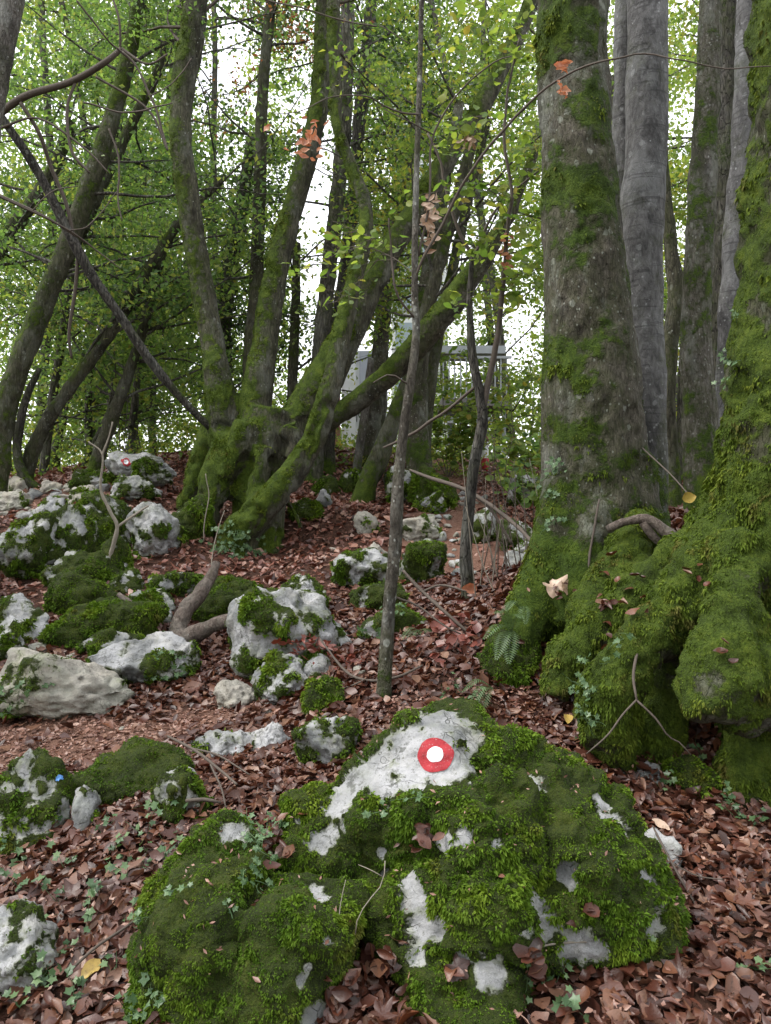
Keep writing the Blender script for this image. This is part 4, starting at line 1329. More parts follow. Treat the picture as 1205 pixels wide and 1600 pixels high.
TR['M4'] = trunk_tree('lichen spotted trunk in front of the pale building', [(612, 330, 10), (606, 400, 11), (600, 480, 12), (592, 560, 12), (584, 640, 13), (582, 715, 15)], 14.0, 'bark_old', .30, seed=45)
TR['M5'] = trunk_tree('upright lichened trunk rising straight behind the sapling on the crest', [(718, 160, 7.6), (700, 260, 9.3), (684, 350, 11.0), (668, 440, 12.8), (658, 530, 14.4), (652, 620, 16.1), (655, 730, 20.4)], 12.4, 'bark_old', .36, seed=47)
TR['M5b'] = trunk_tree('thin mossy trunk leaning right beside the upright lichened one', [(762, 190, 6), (735, 300, 7), (712, 400, 8), (690, 500, 9), (672, 600, 10), (662, 720, 11)], 13.0, 'bark_mossy', .36, seed=49)
TR['M6'] = trunk_tree('leaning mossy trunk whose foot stands alone on the leaf slope', [(742, 205, 8.1), (712, 320, 9.9), (684, 420, 10.8), (662, 510, 11.7), (640, 590, 12.6), (614, 660, 13.5), (590, 720, 15.3), (570, 768, 17.1)], 11.6, 'bark_mossy', .38, seed=51)
TR['M7'] = trunk_tree('slim trunk leaning right above the pale building', [(662, 130, 7), (642, 240, 9), (624, 330, 10), (606, 420, 10), (596, 560, 11), (590, 720, 12)], 14.6, 'bark_far', .25, seed=53)
TR['M8'] = trunk_tree('dark mossy trunk standing right beside the reddish post of the building', [(535, 520, 9.0), (524, 600, 9.8), (514, 680, 10.5), (508, 745, 12.8)], 13.6, 'bark_dark', .35, seed=55)
TR['M9'] = trunk_tree('slim sapling trunk in front of the white building wall', [(580, 560, 5), (572, 630, 6), (562, 700, 7), (556, 755, 8)], 13.2, 'bark_pale', .2, 10, seed=57)
TR['R1'] = trunk_tree('thin trunk in the gap right of the big lichened trunk', [(958, 120, 6), (962, 240, 7), (966, 400, 8), (970, 700, 10)], 11.5, 'bark_far', .3, 10, seed=59)
TR['R2'] = trunk_tree('far thin trunk between crooked slim trunk and straight greyish trunk', [(1072, 420, 4), (1066, 560, 5), (1062, 720, 7)], 13, 'bark_far', .3, 10, seed=61)

# dead leaning pole and its grey branch at upper left
root, c = trunk_tree('thin dead pole leaning from upper left down to the many stemmed tree', [(-70, 90, 5, 9.0), (0, 180, 6, 9.1), (60, 270, 7, 9.3), (120, 388, 8, 9.5), (150, 440, 8, 9.6), (180, 482, 7, 9.7), (240, 570, 7, 9.9), (290, 630, 6, 10.1), (328, 668, 6, 10.3)], 9.5, 'bark_dark', .05, 10, name='dead_pole', cat='dead tree', group=None, bury=False, seed=63)
g = Geo()
for pth in [[(-4, 180, 6, 9.1), (40, 150, 6, 9.0), (110, 128, 5.5, 9.0), (160, 100, 5, 8.9), (190, 76, 4, 8.9)],
            [(118, 128, 2.6, 9.0), (105, 170, 2.6, 9.0), (112, 235, 2.4, 9.0), (140, 270, 1.6, 9.0)],
            [(32, 160, 3, 9.0), (62, 210, 3.2, 9.1), (80, 262, 3, 9.3), (104, 320, 3, 9.4), (116, 378, 3, 9.5)],
            [(150, 120, 2, 9.0), (230, 170, 1.8, 9), (262, 235, 1.5, 9)], [(190, 76, 2.4, 8.9), (230, 100, 1.8, 8.8), (262, 84, 1.3, 8.8)], [(188, 78, 2.2, 8.9), (186, 30, 1.8, 8.8), (170, -20, 1.5, 8.8)],
            [(0, 200, 2.2, 9.1), (60, 185, 1.8, 9), (130, 230, 1.6, 9), (170, 270, 1.2, 9)], [(0, 305, 2, 9), (70, 338, 1.8, 9), (120, 370, 1.5, 9.3)], [(122, 392, 3, 9.5), (118, 450, 3, 9.6), (108, 520, 2.6, 9.7), (112, 560, 2, 9.8)]]:
    cc, rr = chain(pth)
    g2 = Geo()
    g2.add(*tube(cc, rr, 6))
    g2.build('branch', M['twig'], root)

# --- saplings close to the camera
S1, s1c = trunk_tree('slim sapling with pale lichen patches standing behind the marked boulder', [(660, -40, 3.7), (655, 150, 4.5), (650, 300, 4.9), (648, 450, 5.7), (650, 525, 6.6), (641, 600, 7.4), (630, 680, 7.8), (622, 760, 9.4), (618, 850, 9.8), (608, 950, 10.7), (602, 1050, 11.5), (600, 1095, 13.9)], 4.6, 'bark_spot', .16, 12, name='sapling', cat='sapling', group='bare saplings', seed=65)
S2, s2c = trunk_tree('brown sapling forking into two stems right of the lichened sapling', [(738, 400, 4.0), (734, 480, 5.3), (739, 560, 7.0), (752, 625, 7.9), (754, 660, 8.8), (742, 720, 8.8), (733, 800, 8.8), (728, 870, 9.7), (731, 925, 11.4)], 6.3, 'bark_dark', .12, 10, name='sapling', cat='sapling', group='bare saplings', seed=67)


def twig_part(root, paths, mat='twig', name='branch', sides=6):
    for pth in paths:
        cc, rr = chain(pth)
        rr = np.maximum(rr * .8, .0018)
        jit = .012 * np.stack([fbm(cc, 4, 2, 3), fbm(cc, 4, 2, 4), fbm(cc, 4, 2, 5)], 1)
        Geo().add(*tube(cc + jit, rr, sides)).build(name, M[mat], root)


twig_part(S2, [[(754, 640, 7, 6.3), (772, 560, 6, 6.3), (785, 460, 5, 6.25), (794, 350, 4, 6.2), (800, 300, 3.5, 6.2), (788, 210, 3, 6.2), (798, 120, 2.2, 6.2), (812, 60, 1.5, 6.2)],
               [(738, 402, 4, 6.3), (718, 360, 3.5, 6.3), (700, 310, 3, 6.3), (688, 250, 2.5, 6.3), (668, 208, 2, 6.3)],
               [(738, 402, 3.2, 6.3), (768, 340, 2.6, 6.3), (800, 300, 2.2, 6.3), (842, 268, 1.6, 6.3)],
               [(748, 600, 3, 6.3), (700, 640, 3, 6.5), (640, 680, 3, 6.7), (600, 700, 2, 6.8)]])
twig_part(S1, [[(648, 440, 2.6, 4.6), (664, 400, 2.8, 4.55), (695, 345, 2.8, 4.5), (722, 290, 2.8, 4.4), (760, 235, 2.6, 4.3), (800, 190, 2.6, 4.2), (850, 140, 2.2, 4.1), (905, 108, 2, 4.0), (960, 92, 1.7, 3.9), (1010, 84, 1.5, 3.9), (1070, 92, 1.3, 3.8), (1130, 106, 1.2, 3.8), (1225, 103, 1.0, 3.7)],
               [(650, 500, 2.6, 4.6), (620, 455, 2.2, 4.5), (612, 400, 1.8, 4.5), (606, 340, 1.4, 4.4)],
               [(655, 178, 2.2, 4.6), (630, 176, 2, 4.5), (600, 165, 1.8, 4.5), (575, 150, 1.4, 4.4), (520, 155, 1.2, 4.4), (470, 175, 1.0, 4.3), (430, 178, .8, 4.3)],
               [(655, 400, 2.4, 4.6), (672, 300, 2.2, 4.6), (676, 210, 2, 4.6), (720, 140, 1.6, 4.5), (770, 100, 1.4, 4.4), (800, 90, 1.0, 4.4)],
               [(676, 210, 1.8, 4.6), (640, 190, 1.4, 4.5), (600, 170, 1.0, 4.5)],
               [(640, 600, 2, 4.6), (610, 585, 1.6, 4.5), (585, 600, 1.2, 4.4)],
               [(612, 930, 2.2, 4.6), (650, 945, 2, 4.6), (690, 975, 1.8, 4.5), (720, 990, 1.4, 4.5)]])

# ------------------------------------------------------------------ leaf litter
def in_view(x, y, pad=.9):
    return np.abs(x) < .53 * y + pad


def scatter_xy(n, y0, y1):
    y = np.sqrt(rng.uniform(y0 ** 2, y1 ** 2, n * 2))
    x = rng.uniform(-1, 1, n * 2) * (.53 * y1 + .9)
    k = in_view(x, y)
    xy = np.column_stack([x, y])[k]
    return xy[:n]


def tilted(nrm, amt):
    return norm(nrm + rng.normal(size=nrm.shape) * amt)


def litter(n, y0, y1, size, rows, lift, tilt, keep=None):
    xy = scatter_xy(n, y0, y1)
    if keep is not None:
        xy = xy[rng.random(len(xy)) < keep(xy)]
    nrm = tilted(ground_n(xy), tilt)
    z = np.concatenate([ground_z(c) for c in np.array_split(xy, max(1, len(xy) // 6000))])
    pos = np.column_stack([xy, z + rng.uniform(.002, lift, len(xy))])
    L = size * np.exp(rng.normal(size=len(xy)) * .32)
    k = rng.random(len(xy)) < .88
    g = Geo()
    r = rng.random(len(xy))
    a, b, i = leaf_batch(pos[k], nrm[k], L[k], rng.uniform(.5, .75), rows, (.1, 2.4), (-.3, .9), .24)
    g.add(a, b, r[k][i])
    if (~k).any():
        a, b, i = lobed_batch(pos[~k], nrm[~k], L[~k] * 1.1, 5, .5, 15 if rows > 2 else 10, .7)
        g.add(a, b, r[~k][i])
    return g


off_path = lambda xy: 1 - .93 * path_mask(xy)
on_path = lambda xy: .05 + .95 * path_mask(xy)
litter(21000, 1.3, 4.3, .060, 4, .04, .34, off_path).build('leaf_litter', M['dead_leaf'])['kind'] = 'stuff'
litter(30000, 4.0, 7.4, .064, 3, .045, .4, off_path).build('leaf_litter', M['dead_leaf'])['kind'] = 'stuff'
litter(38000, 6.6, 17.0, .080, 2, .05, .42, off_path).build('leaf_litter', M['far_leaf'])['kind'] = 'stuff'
litter(14000, 1.4, 4.5, .024, 2, .05, .5, off_path).build('leaf_fragments', M['path_leaf'])['kind'] = 'stuff'
litter(36000, 3.6, 7.0, .028, 2, .010, .25, on_path).build('leaf_fragments', M['path_leaf'])['kind'] = 'stuff'
litter(9000, 7.0, 15.0, .045, 2, .015, .3, on_path).build('leaf_fragments', M['path_leaf'])['kind'] = 'stuff'

# the leaves lying on top in front, one by one (pieces of the forest floor)
shapes = []
for i in range(10):
    z3 = np.zeros((1, 3))
    up = np.array([(0, 0, 1.0)])
    if i < 9:
        a, b, _ = leaf_batch(z3, up, .078, .55 + .02 * i, 7, (.6, 2.8), (.0, 1.0), .15)
    else:
        a, b, _ = lobed_batch(z3, up, .092, 5, .5, 20, .7)
    shapes.append(new_mesh('leaf', a, b, M['dead_leaf'], True))
xy = scatter_xy(2600, 1.9, 3.6)
xy = xy[np.abs(xy[:, 0]) < .5 * xy[:, 1] + .03]
taken = []
zz = ground_z(xy)
nn = tilted(ground_n(xy), .34)
count = 0
for (x, y), z, q in zip(xy, zz, nn):
    if count >= 300:
        break
    # not inside the boulder
    h = FBVH.find_nearest(Vector((x, y, z + .05)), .5)
    if h[0] is not None and (Vector((x, y, z + .05)) - h[0]).dot(h[1]) < .02:
        continue
    # shown largest: the nearest ones, drawn more often near the camera
    if rng.random() > (2.4 / y) ** 2:
        continue
    o = put('leaf', shapes[count % 10], ground)
    rot = Vector((0, 0, 1)).rotation_difference(Vector(q)).to_matrix().to_4x4() @ Matrix.Rotation(rng.uniform(0, 6.28), 4, 'Z')
    o.matrix_local = Matrix.Translation((x, y, z + rng.uniform(.035, .055))) @ rot @ Matrix.Scale(rng.uniform(.6, 1.1), 4)
    count += 1

# leaves caught on the marked boulder and on other rocks
v, fs, n, m = FRONT
g = Geo()
for px, py, rad, num in [(432, 1285, 26, 26), (440, 1330, 22, 18), (560, 1545, 40, 60), (590, 1590, 40, 60), (540, 1580, 35, 40), (665, 1310, 12, 5), (715, 1515, 8, 2), (610, 1500, 22, 14), (430, 1260, 20, 14), (830, 1500, 20, 12), (905, 1430, 8, 3)]:
    for _ in range(num):
        h = ray(FBVH, px + rng.normal() * rad * .5, py + rng.normal() * rad * .5)
        if h[0] is None:
            continue
        q = norm(np.array(h[1]) * .7 + np.array((0, 0, .5)) + rng.normal(size=3) * .35)[None]
        a, b, i = leaf_batch((np.array(h[0]) + np.array(h[1]) * rng.uniform(.01, .05))[None], q, .06 * rng.uniform(.7, 1.3), .6, 4, (.6, 3), (0, 1.1), .15)
        g.add(a, b, rng.random())
o = g.build('leaf_litter', M['dead_leaf'], front)
o['kind'] = 'stuff'

# ------------------------------------------------------------------ small stones of the trail
def small_stone(px, py, d, w, mat='tan_stone', ms=.1, seed=0):
    x = (px - CX) / FOC * d
    z = gz(x, d)
    half = np.array((w / 2, w * rng.uniform(.35, .5), w * rng.uniform(.22, .38)))
    v, f = rock_shape(half, seed, 3, 8, 11, .8)
    a = rng.uniform(0, 3.1)
    v = v @ np.array([(math.cos(a), math.sin(a), 0), (-math.sin(a), math.cos(a), 0), (0, 0, 1)])
    me = new_mesh('stone', v, f, M[mat], True, attrs={'moss': np.clip(ms + .4 * fbm(v, 6, 3, seed), 0, 1)})
    o = put('stone', me, None, (x, d, z + half[2] * .35))
    return o


for i in range(62):
    d = rng.uniform(7.6, 12.6)
    x = .72 + .07 * (d - 8) + rng.normal() * .42
    o = small_stone(CX + x / d * FOC, 0, d, rng.uniform(.06, .24), 'tan_stone' if rng.random() < .6 else 'limestone', rng.uniform(0, .35), 900 + i)
    tag(o, 'small pale stone lying loose on the stony trail behind the saplings', 'stone', 'loose stones on the stony trail')
for i in range(46):
    d = rng.uniform(9.8, 12.2)
    o = small_stone(rng.uniform(-10, 185), 0, d, rng.uniform(.07, .26), 'tan_stone' if rng.random() < .7 else 'limestone', rng.uniform(0, .25), 1100 + i)
    tag(o, 'pale loose stone on the stony ledge at upper left of the slope', 'stone', 'loose stones on the left ledge')
for i, (px, d, w) in enumerate([(225, 4.6, .05), (30, 4.7, .06), (190, 5.1, .05), (110, 6.4, .12), (60, 6.5, .16), (470, 6.7, .12), (380, 8.3, .1), (420, 5.0, .06), (235, 7.2, .10), (200, 6.4, .07), (560, 5.1, .1), (520, 9.4, .09)]):
    o = small_stone(px, 0, d, w, 'tan_stone', .05, 1300 + i)
    tag(o, 'little stone lying by itself among the leaves on the lower slope', 'stone', 'stray stones among the leaves')

# ------------------------------------------------------------------ pale building and steel platform beyond the crest
bz = 2.2
bx, by = P(560, 0, 24)[0], 24.0
bld = thing('building', 'pale concrete building glimpsed between the trunks behind the mossy tree', 'building', (bx, by, bz))
def part(name, parts, mat, parent):
    g = Geo()
    for p in parts:
        g.add(*p)
    return g.build(name, M[mat], parent, False)
def bpx(x0, x1, y0, y1, dep, dy, name, mat, parent):
    a, b = P(x0, y1, dep), P(x1, y0, dep)
    return part(name, [box(((a[0] + b[0]) / 2, dep + dy / 2, (a[2] + b[2]) / 2), (b[0] - a[0], dy, b[2] - a[2]))], mat, parent)
bpx(545, 606, 548, 760, 24.3, 3, 'wall', 'concrete', bld)
bpx(534, 556, 535, 760, 24.0, .5, 'column', 'concrete', bld)
bpx(521, 531, 470, 760, 23.8, .3, 'post', 'rust_wood', bld)
bpx(562, 585, 548, 628, 24.24, .2, 'window', 'grey_panel', bld)
bpx(585, 600, 640, 760, 24.1, .25, 'door', 'grey_panel', bld)
for i, (a, b, c, d_) in enumerate([(551, 642, 5, 1), (555, 640, 1, 14), (557, 647, 1, 12), (560, 641, 1, 9), (553, 655, 4, 1), (564, 645, 1, 10), (561, 650, 5, 1)]):
    bpx(a, a + c, b, b + d_, 24.28, .03, 'graffiti_stroke', 'ink', bld)

tower = thing('tower', 'tall bluish glazed tower showing through gaps in the leaves', 'tower', (P(640, 0, 34)[0], 34, 1.5))
bpx(612, 700, 120, 800, 36, 4, 'wall', 'concrete', tower)
for r_ in range(8):
    for c_ in range(2):
        x = 618 + c_ * 40
        y = 132 + r_ * 62
        w_ = bpx(x, x + 26, y, y + 40, 35.96, .1, 'window', 'glass', tower)
        bpx(x - 1, x + 27, y + 41, y + 44, 35.93, .12, 'sill', 'steel', w_)

plat = thing('platform', 'steel viewing platform with railing half hidden by leaves at right of the sapling', 'platform', (P(725, 0, 19)[0], 19, bz))
bpx(690, 800, 622, 634, 18.5, 1.6, 'deck', 'dark_steel', plat)
bpx(700, 770, 652, 661, 18.6, .15, 'beam', 'steel', plat)
for i in range(12):
    bpx(692 + i * 9, 694 + i * 9, 560, 624, 18.5, .04, 'baluster', 'steel', plat)
bpx(690, 800, 556, 560, 18.48, .06, 'handrail', 'steel', plat)
for x in (700, 742, 785):
    bpx(x, x + 6, 632, 800, 19.2, .12, 'post', 'steel', plat)
bpx(690, 790, 540, 552, 18.7, 1.0, 'canopy', 'steel', plat)
for i in range(5):
    p = Geo()
    a = P(712 + i * 10, 640 + i * 9, 19)
    p.add(*box(a, (.8, .25, .04)))
    p.build('step', M['dark_steel'], plat, False)

pole = thing('pole', 'white marker pole with a red band standing at the top of the trail', 'pole', (P(758, 0, 14.2)[0], 14.2, gz(P(758, 0, 14.2)[0], 14.2)))
for nm, y0, y1, r_, mt in [('shaft', 690, 770, 5.5, 'white_paint'), ('red_band', 716, 740, 6.2, 'red_paint'), ('cap', 682, 690, 6.5, 'rust_wood')]:
    a, b = P(758, y1, 14.2), P(758, y0, 14.2)
    Geo().add(*tube(np.array([a, b]), r_ / FOC * 14.2, 12)).build(nm, M[mt], pole)

# ------------------------------------------------------------------ branches and crowns
def wander(p0, dirn, length, n=9, droop=-.02, wig=.25):
    p = [np.array(p0)]
    d = norm(dirn)
    for _ in range(n):
        d = norm(d + rng.normal(size=3) * wig * .5 + np.array((0, 0, -droop)))
        p.append(p[-1] + d * length / n)
    return np.array(p)


def gap(p):
    """open sky lanes through the wood: where the crowns stand apart"""
    az, el = p[:, 0] / p[:, 1], (p[:, 2] - CAMZ) / p[:, 1]
    q = np.column_stack([az * 9, el * 9, np.zeros(len(az))])
    wob = .05 * fbm(q, 1.0, 3, 88)
    g = np.exp(-(((az + .075 + wob) / .055) ** 2 + ((el - .40) / .22) ** 2) * 1.2)
    g = np.maximum(g, .85 * np.exp(-(((az + .22 + wob) / .05) ** 2 + ((el - .58) / .12) ** 2)))
    g = np.maximum(g, .8 * np.exp(-(((az - .09 + wob) / .06) ** 2 + ((el - .36) / .14) ** 2)))
    g = np.maximum(g, .7 * np.exp(-(((az - .16 + wob) / .05) ** 2 + ((el - .24) / .06) ** 2)))
    g = np.maximum(g, .7 * np.exp(-(((az - .39 + wob) / .02) ** 2 + ((el - .35) / .25) ** 2)))
    g = np.maximum(g, .8 * np.exp(-(((az + .02 + wob) / .05) ** 2 + ((el - .17) / .06) ** 2)))
    return g


def leaves_at(centres, rad, per, flat=.45, clump=True):
    c = np.repeat(centres, per, 0)
    r = np.repeat(np.broadcast_to(np.asarray(rad, float), (len(centres),)), per)[:, None]
    o = rng.normal(size=c.shape) * (.5, .5, .5 * flat)
    return c + o * r


def crown(root, trunk, n_br, per, size, mat, lo=.25, reach=(1.2, 3.2), rad=.42, branch_mat='bark_far', keep=.75, zmin=None):
    L = len(trunk)
    tips, tw = [], Geo()
    for _ in range(n_br):
        k = int(L * (1 - rng.uniform(lo, 1.0)))
        k = min(max(k, 0), L - 1)
        p0 = trunk[k, :3]
        az = rng.uniform(0, 2 * math.pi)
        ln = rng.uniform(*reach)
        pth = wander(p0, (math.cos(az), math.sin(az) * .8 + .55, rng.uniform(.1, .8)), ln, 8, .03)
        r0 = min(trunk[k, 3] * .3, .026)
        tw.add(*tube(pth, np.linspace(r0, .006, len(pth)), 5, False))
        for s_ in range(3, 9, 1):
            for _ in range(2):
                a2 = rng.normal(size=3) * (1, 1, .45)
                if (pth[s_][2] - CAMZ) / pth[s_][1] > .8:
                    continue
                p2 = wander(pth[s_], a2, rng.uniform(.35, .9), 4, .05)
                tw.add(*tube(p2, np.linspace(.004, .002, len(p2)), 3, False))
                tips.append(p2[2:])
        tips.append(pth[3:])
    tips = np.concatenate(tips)
    if zmin is not None:
        tips = tips[tips[:, 2] > zmin]
    tips = tips[rng.random(len(tips)) > gap(tips) * 1.0]
    tips = tips[np.abs(tips[:, 0]) < .62 * tips[:, 1] + 1]
    tips = tips[(tips[:, 2] - CAMZ) / tips[:, 1] < .76]
    p = leaves_at(tips, rad, per)
    p = p[rng.random(len(p)) > gap(p) * .7]
    p = p[p[:, 2] > ground_z(p[:, :2]) + .25]
    nn = norm(unit_rand(len(p)) * .9 + np.array((0, -.15, .55)))
    v, f = rhomb_leaves(p, nn, size)
    org = origin(root)
    cl = .5 + .9 * fbm(p, 1.1, 2, 71)
    r = np.clip(.55 * rng.random(len(p)) + .45 * cl, 0, .999)
    o = put('crown', new_mesh('crown', v - org, f, M[mat], False, fattrs={'rnd': r}), root)
    o['kind'] = 'stuff'
    t = tw.build('twigs', M[branch_mat], root)
    t['kind'] = 'stuff'
    return len(p)


tot = 0
spec = [('L2', 22, 7, 'green_leaf', .30), ('L3', 17, 7, 'green_leaf', .3), ('L4', 17, 7, 'green_leaf', .25), ('L5', 15, 7, 'green_leaf', .3), ('L6', 11, 7, 'lime_leaf', .2),
        ('L7', 13, 8, 'green_leaf', .2), ('L8', 11, 8, 'green_leaf', .2), ('L9', 13, 7, 'green_leaf', .25), ('L10', 8, 7, 'lime_leaf', .15), ('L11', 8, 7, 'green_leaf', .15), ('L12', 13, 8, 'lime_leaf', .2),
        ('M1', 11, 8, 'deep_leaf', .4), ('M1b', 11, 8, 'deep_leaf', .4), ('M2', 15, 9, 'green_leaf', .3), ('M2b', 9, 12, 'deep_leaf', .15), ('M3', 6, 8, 'lime_leaf', .3), ('M4', 8, 8, 'lime_leaf', .4),
        ('M5', 11, 9, 'lime_leaf', .4), ('M5b', 11, 9, 'lime_leaf', .3), ('M6', 10, 9, 'lime_leaf', .4), ('M7', 6, 8, 'green_leaf', .5), ('R1', 11, 9, 'lime_leaf', .2), ('R2', 10, 9, 'lime_leaf', .2)]
for key, nb, per, mt, lo in spec:
    rt, c = TR[key]
    dd = rt.location[1]
    tot += crown(rt, c[:, :4] if False else c, nb, int(per * (.8 if key[0] == 'L' else 1.15)), .078 + .0014 * dd, mt, lo)
tot += crown(TR['M2'][0], TR['M2'][1], 8, 9, .075, 'rust_leaf', .62, (.8, 1.8))
# crown of the many stemmed tree itself, mostly above
topC = np.concatenate([np.column_stack([*chain(C_ch[i][1])])[::-1] if False else np.column_stack([chain(C_ch[i][1])[0], chain(C_ch[i][1])[1]])[:60] for i in (1, 2, 4)])
tot += crown(rootC, topC, 26, 12, .07, 'green_leaf', .0, (1.0, 2.6), .4, 'twig')

# more trees standing further back, each its own, with crowns that fill the light between the trunks
far_spec = []
fr = np.random.default_rng(5)
lab_a = ['far slender tree with {} leaves on the left behind the stout leaning trunk', 'far tree with {} leaves beyond the crest behind the dead pole', 'far tree with {} leaves behind the hooked trunk on the left',
         'far tree with {} leaves between the left stem and the dead pole', 'far tree with {} leaves behind the bright crest boulder', 'far tree with {} leaves beyond the ivy wrapped trunk',
         'far tree with {} leaves behind the pale building', 'far tree with {} leaves behind the steel platform', 'far tree with {} leaves left of the thick lichened trunk', 'far tree with {} leaves in the gap by the twin stems',
         'far tree with {} leaves behind the straight trunks on the right', 'far tree with {} leaves at the far left edge beyond the ledge', 'far tree with {} leaves beyond the trail top',
         'far tree with {} leaves behind the leaning stem of the mossy tree']
far_x = [130, 200, 70, 250, 220, 360, 560, 720, 815, 1045, 1100, 5, 770, 470]
far_d = [19, 21, 18, 23, 20, 22, 30, 25, 20, 17, 19, 17, 22, 24]
far_m = ['green_leaf', 'green_leaf', 'green_leaf', 'lime_leaf', 'green_leaf', 'deep_leaf', 'green_leaf', 'lime_leaf', 'lime_leaf', 'lime_leaf', 'lime_leaf', 'green_leaf', 'lime_leaf', 'green_leaf']
words_m = {'green_leaf': 'mid green', 'lime_leaf': 'yellow green', 'deep_leaf': 'dark green'}
for i, (px, d, mt) in enumerate(zip(far_x, far_d, far_m)):
    x = P(px, 0, d)[0]
    z0 = gz(x, d)
    ln = fr.uniform(-.2, .2)
    H_ = d * .8 + 2
    pth = np.array([(x + ln * H_ * (1 - t) ** 1.0 + .15 * math.sin(t * 9 + i), d, z0 + H_ * (1 - t), .05 + .07 * t) for t in np.linspace(0, 1, 9)])
    pth[-1, 2] -= .2
    c = catmull(pth, 60)
    v, f = tube(c[:, :3], c[:, 3], 9)
    rt = thing('tree', lab_a[i].format(words_m[mt]), 'tree', (pth[-1, 0], d, z0), 'far trees beyond the crest')
    me = new_mesh('trunk', v - origin(rt), f, M['bark_far'], True, attrs={'moss': np.clip(.3 + .3 * fbm(v, 2, 3, i), 0, 1)})
    put('trunk', me, rt)
    tot += crown(rt, c, 28, 11, .105 + .0015 * d, mt, .08, (1.5, 4.2), .62)

# far-off wood as one mass of leaves
n = 260000
y = np.sqrt(rng.uniform(23 ** 2, 48 ** 2, n))
x = rng.uniform(-.62, .62, n) * y
el = rng.uniform(-.06, .70, n)
z = CAMZ + el * y
p = np.column_stack([x, y, z])
dens = fbm(p, .42, 4, 99)
kp = (dens > -.22 + .16 * smooth(.02, .4, el) + .75 * gap(p)) & (z > .3)
kp &= (rng.random(n) < np.where(el < .18, 1.0, np.where((x / y < -.12) | (x / y > .1), .85, .5)))
p = p[kp]
v, f = rhomb_leaves(p, norm(unit_rand(len(p)) + np.array((0, -.2, .5))), .19, .75)
o = put('distant_foliage', new_mesh('distant_foliage', v, f, M['lime_leaf'], False, fattrs={'rnd': np.clip(.5 * rng.random(len(p)) + .1 + .5 * dens[kp], 0, .999)}))
tag(o, kind='stuff')
tot += len(p)

# unseen leaf masses added beside and behind the camera to block low sky light
n = 34000
az = rng.uniform(.75, 2 * math.pi - .75, n)
ra = rng.uniform(8, 16, n)
p = np.column_stack([np.sin(az) * ra, np.cos(az) * ra, rng.uniform(.3, 13, n)])
kp = fbm(p, .3, 3, 101) > -.12
p = p[kp]
v, f = rhomb_leaves(p, norm(unit_rand(len(p)) + np.array((0, 0, .5))), .26, .75)
o = put('sky_blocker_foliage', new_mesh('sky_blocker_foliage', v, f, M['green_leaf'], False, fattrs={'rnd': rng.random(len(p))}))
tag(o, kind='stuff')

# undergrowth of low leafy shoots along the crest
n = 26000
y = rng.uniform(13.5, 21, n)
x = rng.uniform(-.58, .58, n) * y
q = np.column_stack([x, y, np.zeros(n)])
ht = (.35 + 1.6 * np.clip(fbm(q, .5, 3, 12) + .25, 0, 1)) * np.where(x < -2.0, 1.5, np.where(x > 1.5, 1.3, .35))
z = ground_z(q[:, :2]) + rng.random(n) ** 1.3 * ht
p = np.column_stack([x, y, z])
kp = fbm(p, 1.4, 3, 14) > -.05
p = p[kp]
v, f = rhomb_leaves(p, norm(unit_rand(len(p)) * .8 + np.array((0, -.1, .6))), .085, .7)
o = put('undergrowth', new_mesh('undergrowth', v, f, M['lime_leaf'], False, fattrs={'rnd': np.clip(rng.random(len(p)) * .6, 0, 1)}))
tag(o, kind='stuff')
tot += len(p)
print('foliage leaves', tot)


# near sprays of broad leaves on thin twigs
def spray(root, path, size, mat, n, sub=3, r=.003):
    cc, rr = chain(path) if isinstance(path, list) else (path, None)
    cc = catmull(cc, max(10, len(cc)))
    Geo().add(*tube(cc, np.linspace(r, r * .45, len(cc)), 5, False)).build('branch', M['twig'], root)
    pos, nn = [], []
    tw = Geo()
    L = len(cc)
    for i in range(n):
        k = rng.integers(int(L * .25), L)
        o = rng.normal(size=3) * (1, 1, .35)
        e = cc[k] + norm(o) * rng.uniform(.05, .30)
        e[2] -= .02
        tw.add(*tube(np.array([cc[k], (cc[k] + e) / 2 + (0, 0, .015), e]), np.array((.0018, .0014, .0009)), 3, False))
        for _ in range(sub):
            pos.append(e + rng.normal(size=3) * .035)
            nn.append(norm(rng.normal(size=3) * .5 + np.array((0, -.25, .8))))
    t = tw.build('twigs', M['twig'], root)
    t['kind'] = 'stuff'
    pos, nn = np.array(pos), np.array(nn)
    a, b, i = leaf_batch(pos, nn, size * rng.uniform(.7, 1.25, len(pos)), .62, 4, (.1, .8), (-.1, .35), .05)
    o = put('leaves', new_mesh('leaves', a - origin(root), b, M[mat], True, fattrs={'rnd': rng.random(len(pos))[i]}), root)
    o['kind'] = 'stuff'


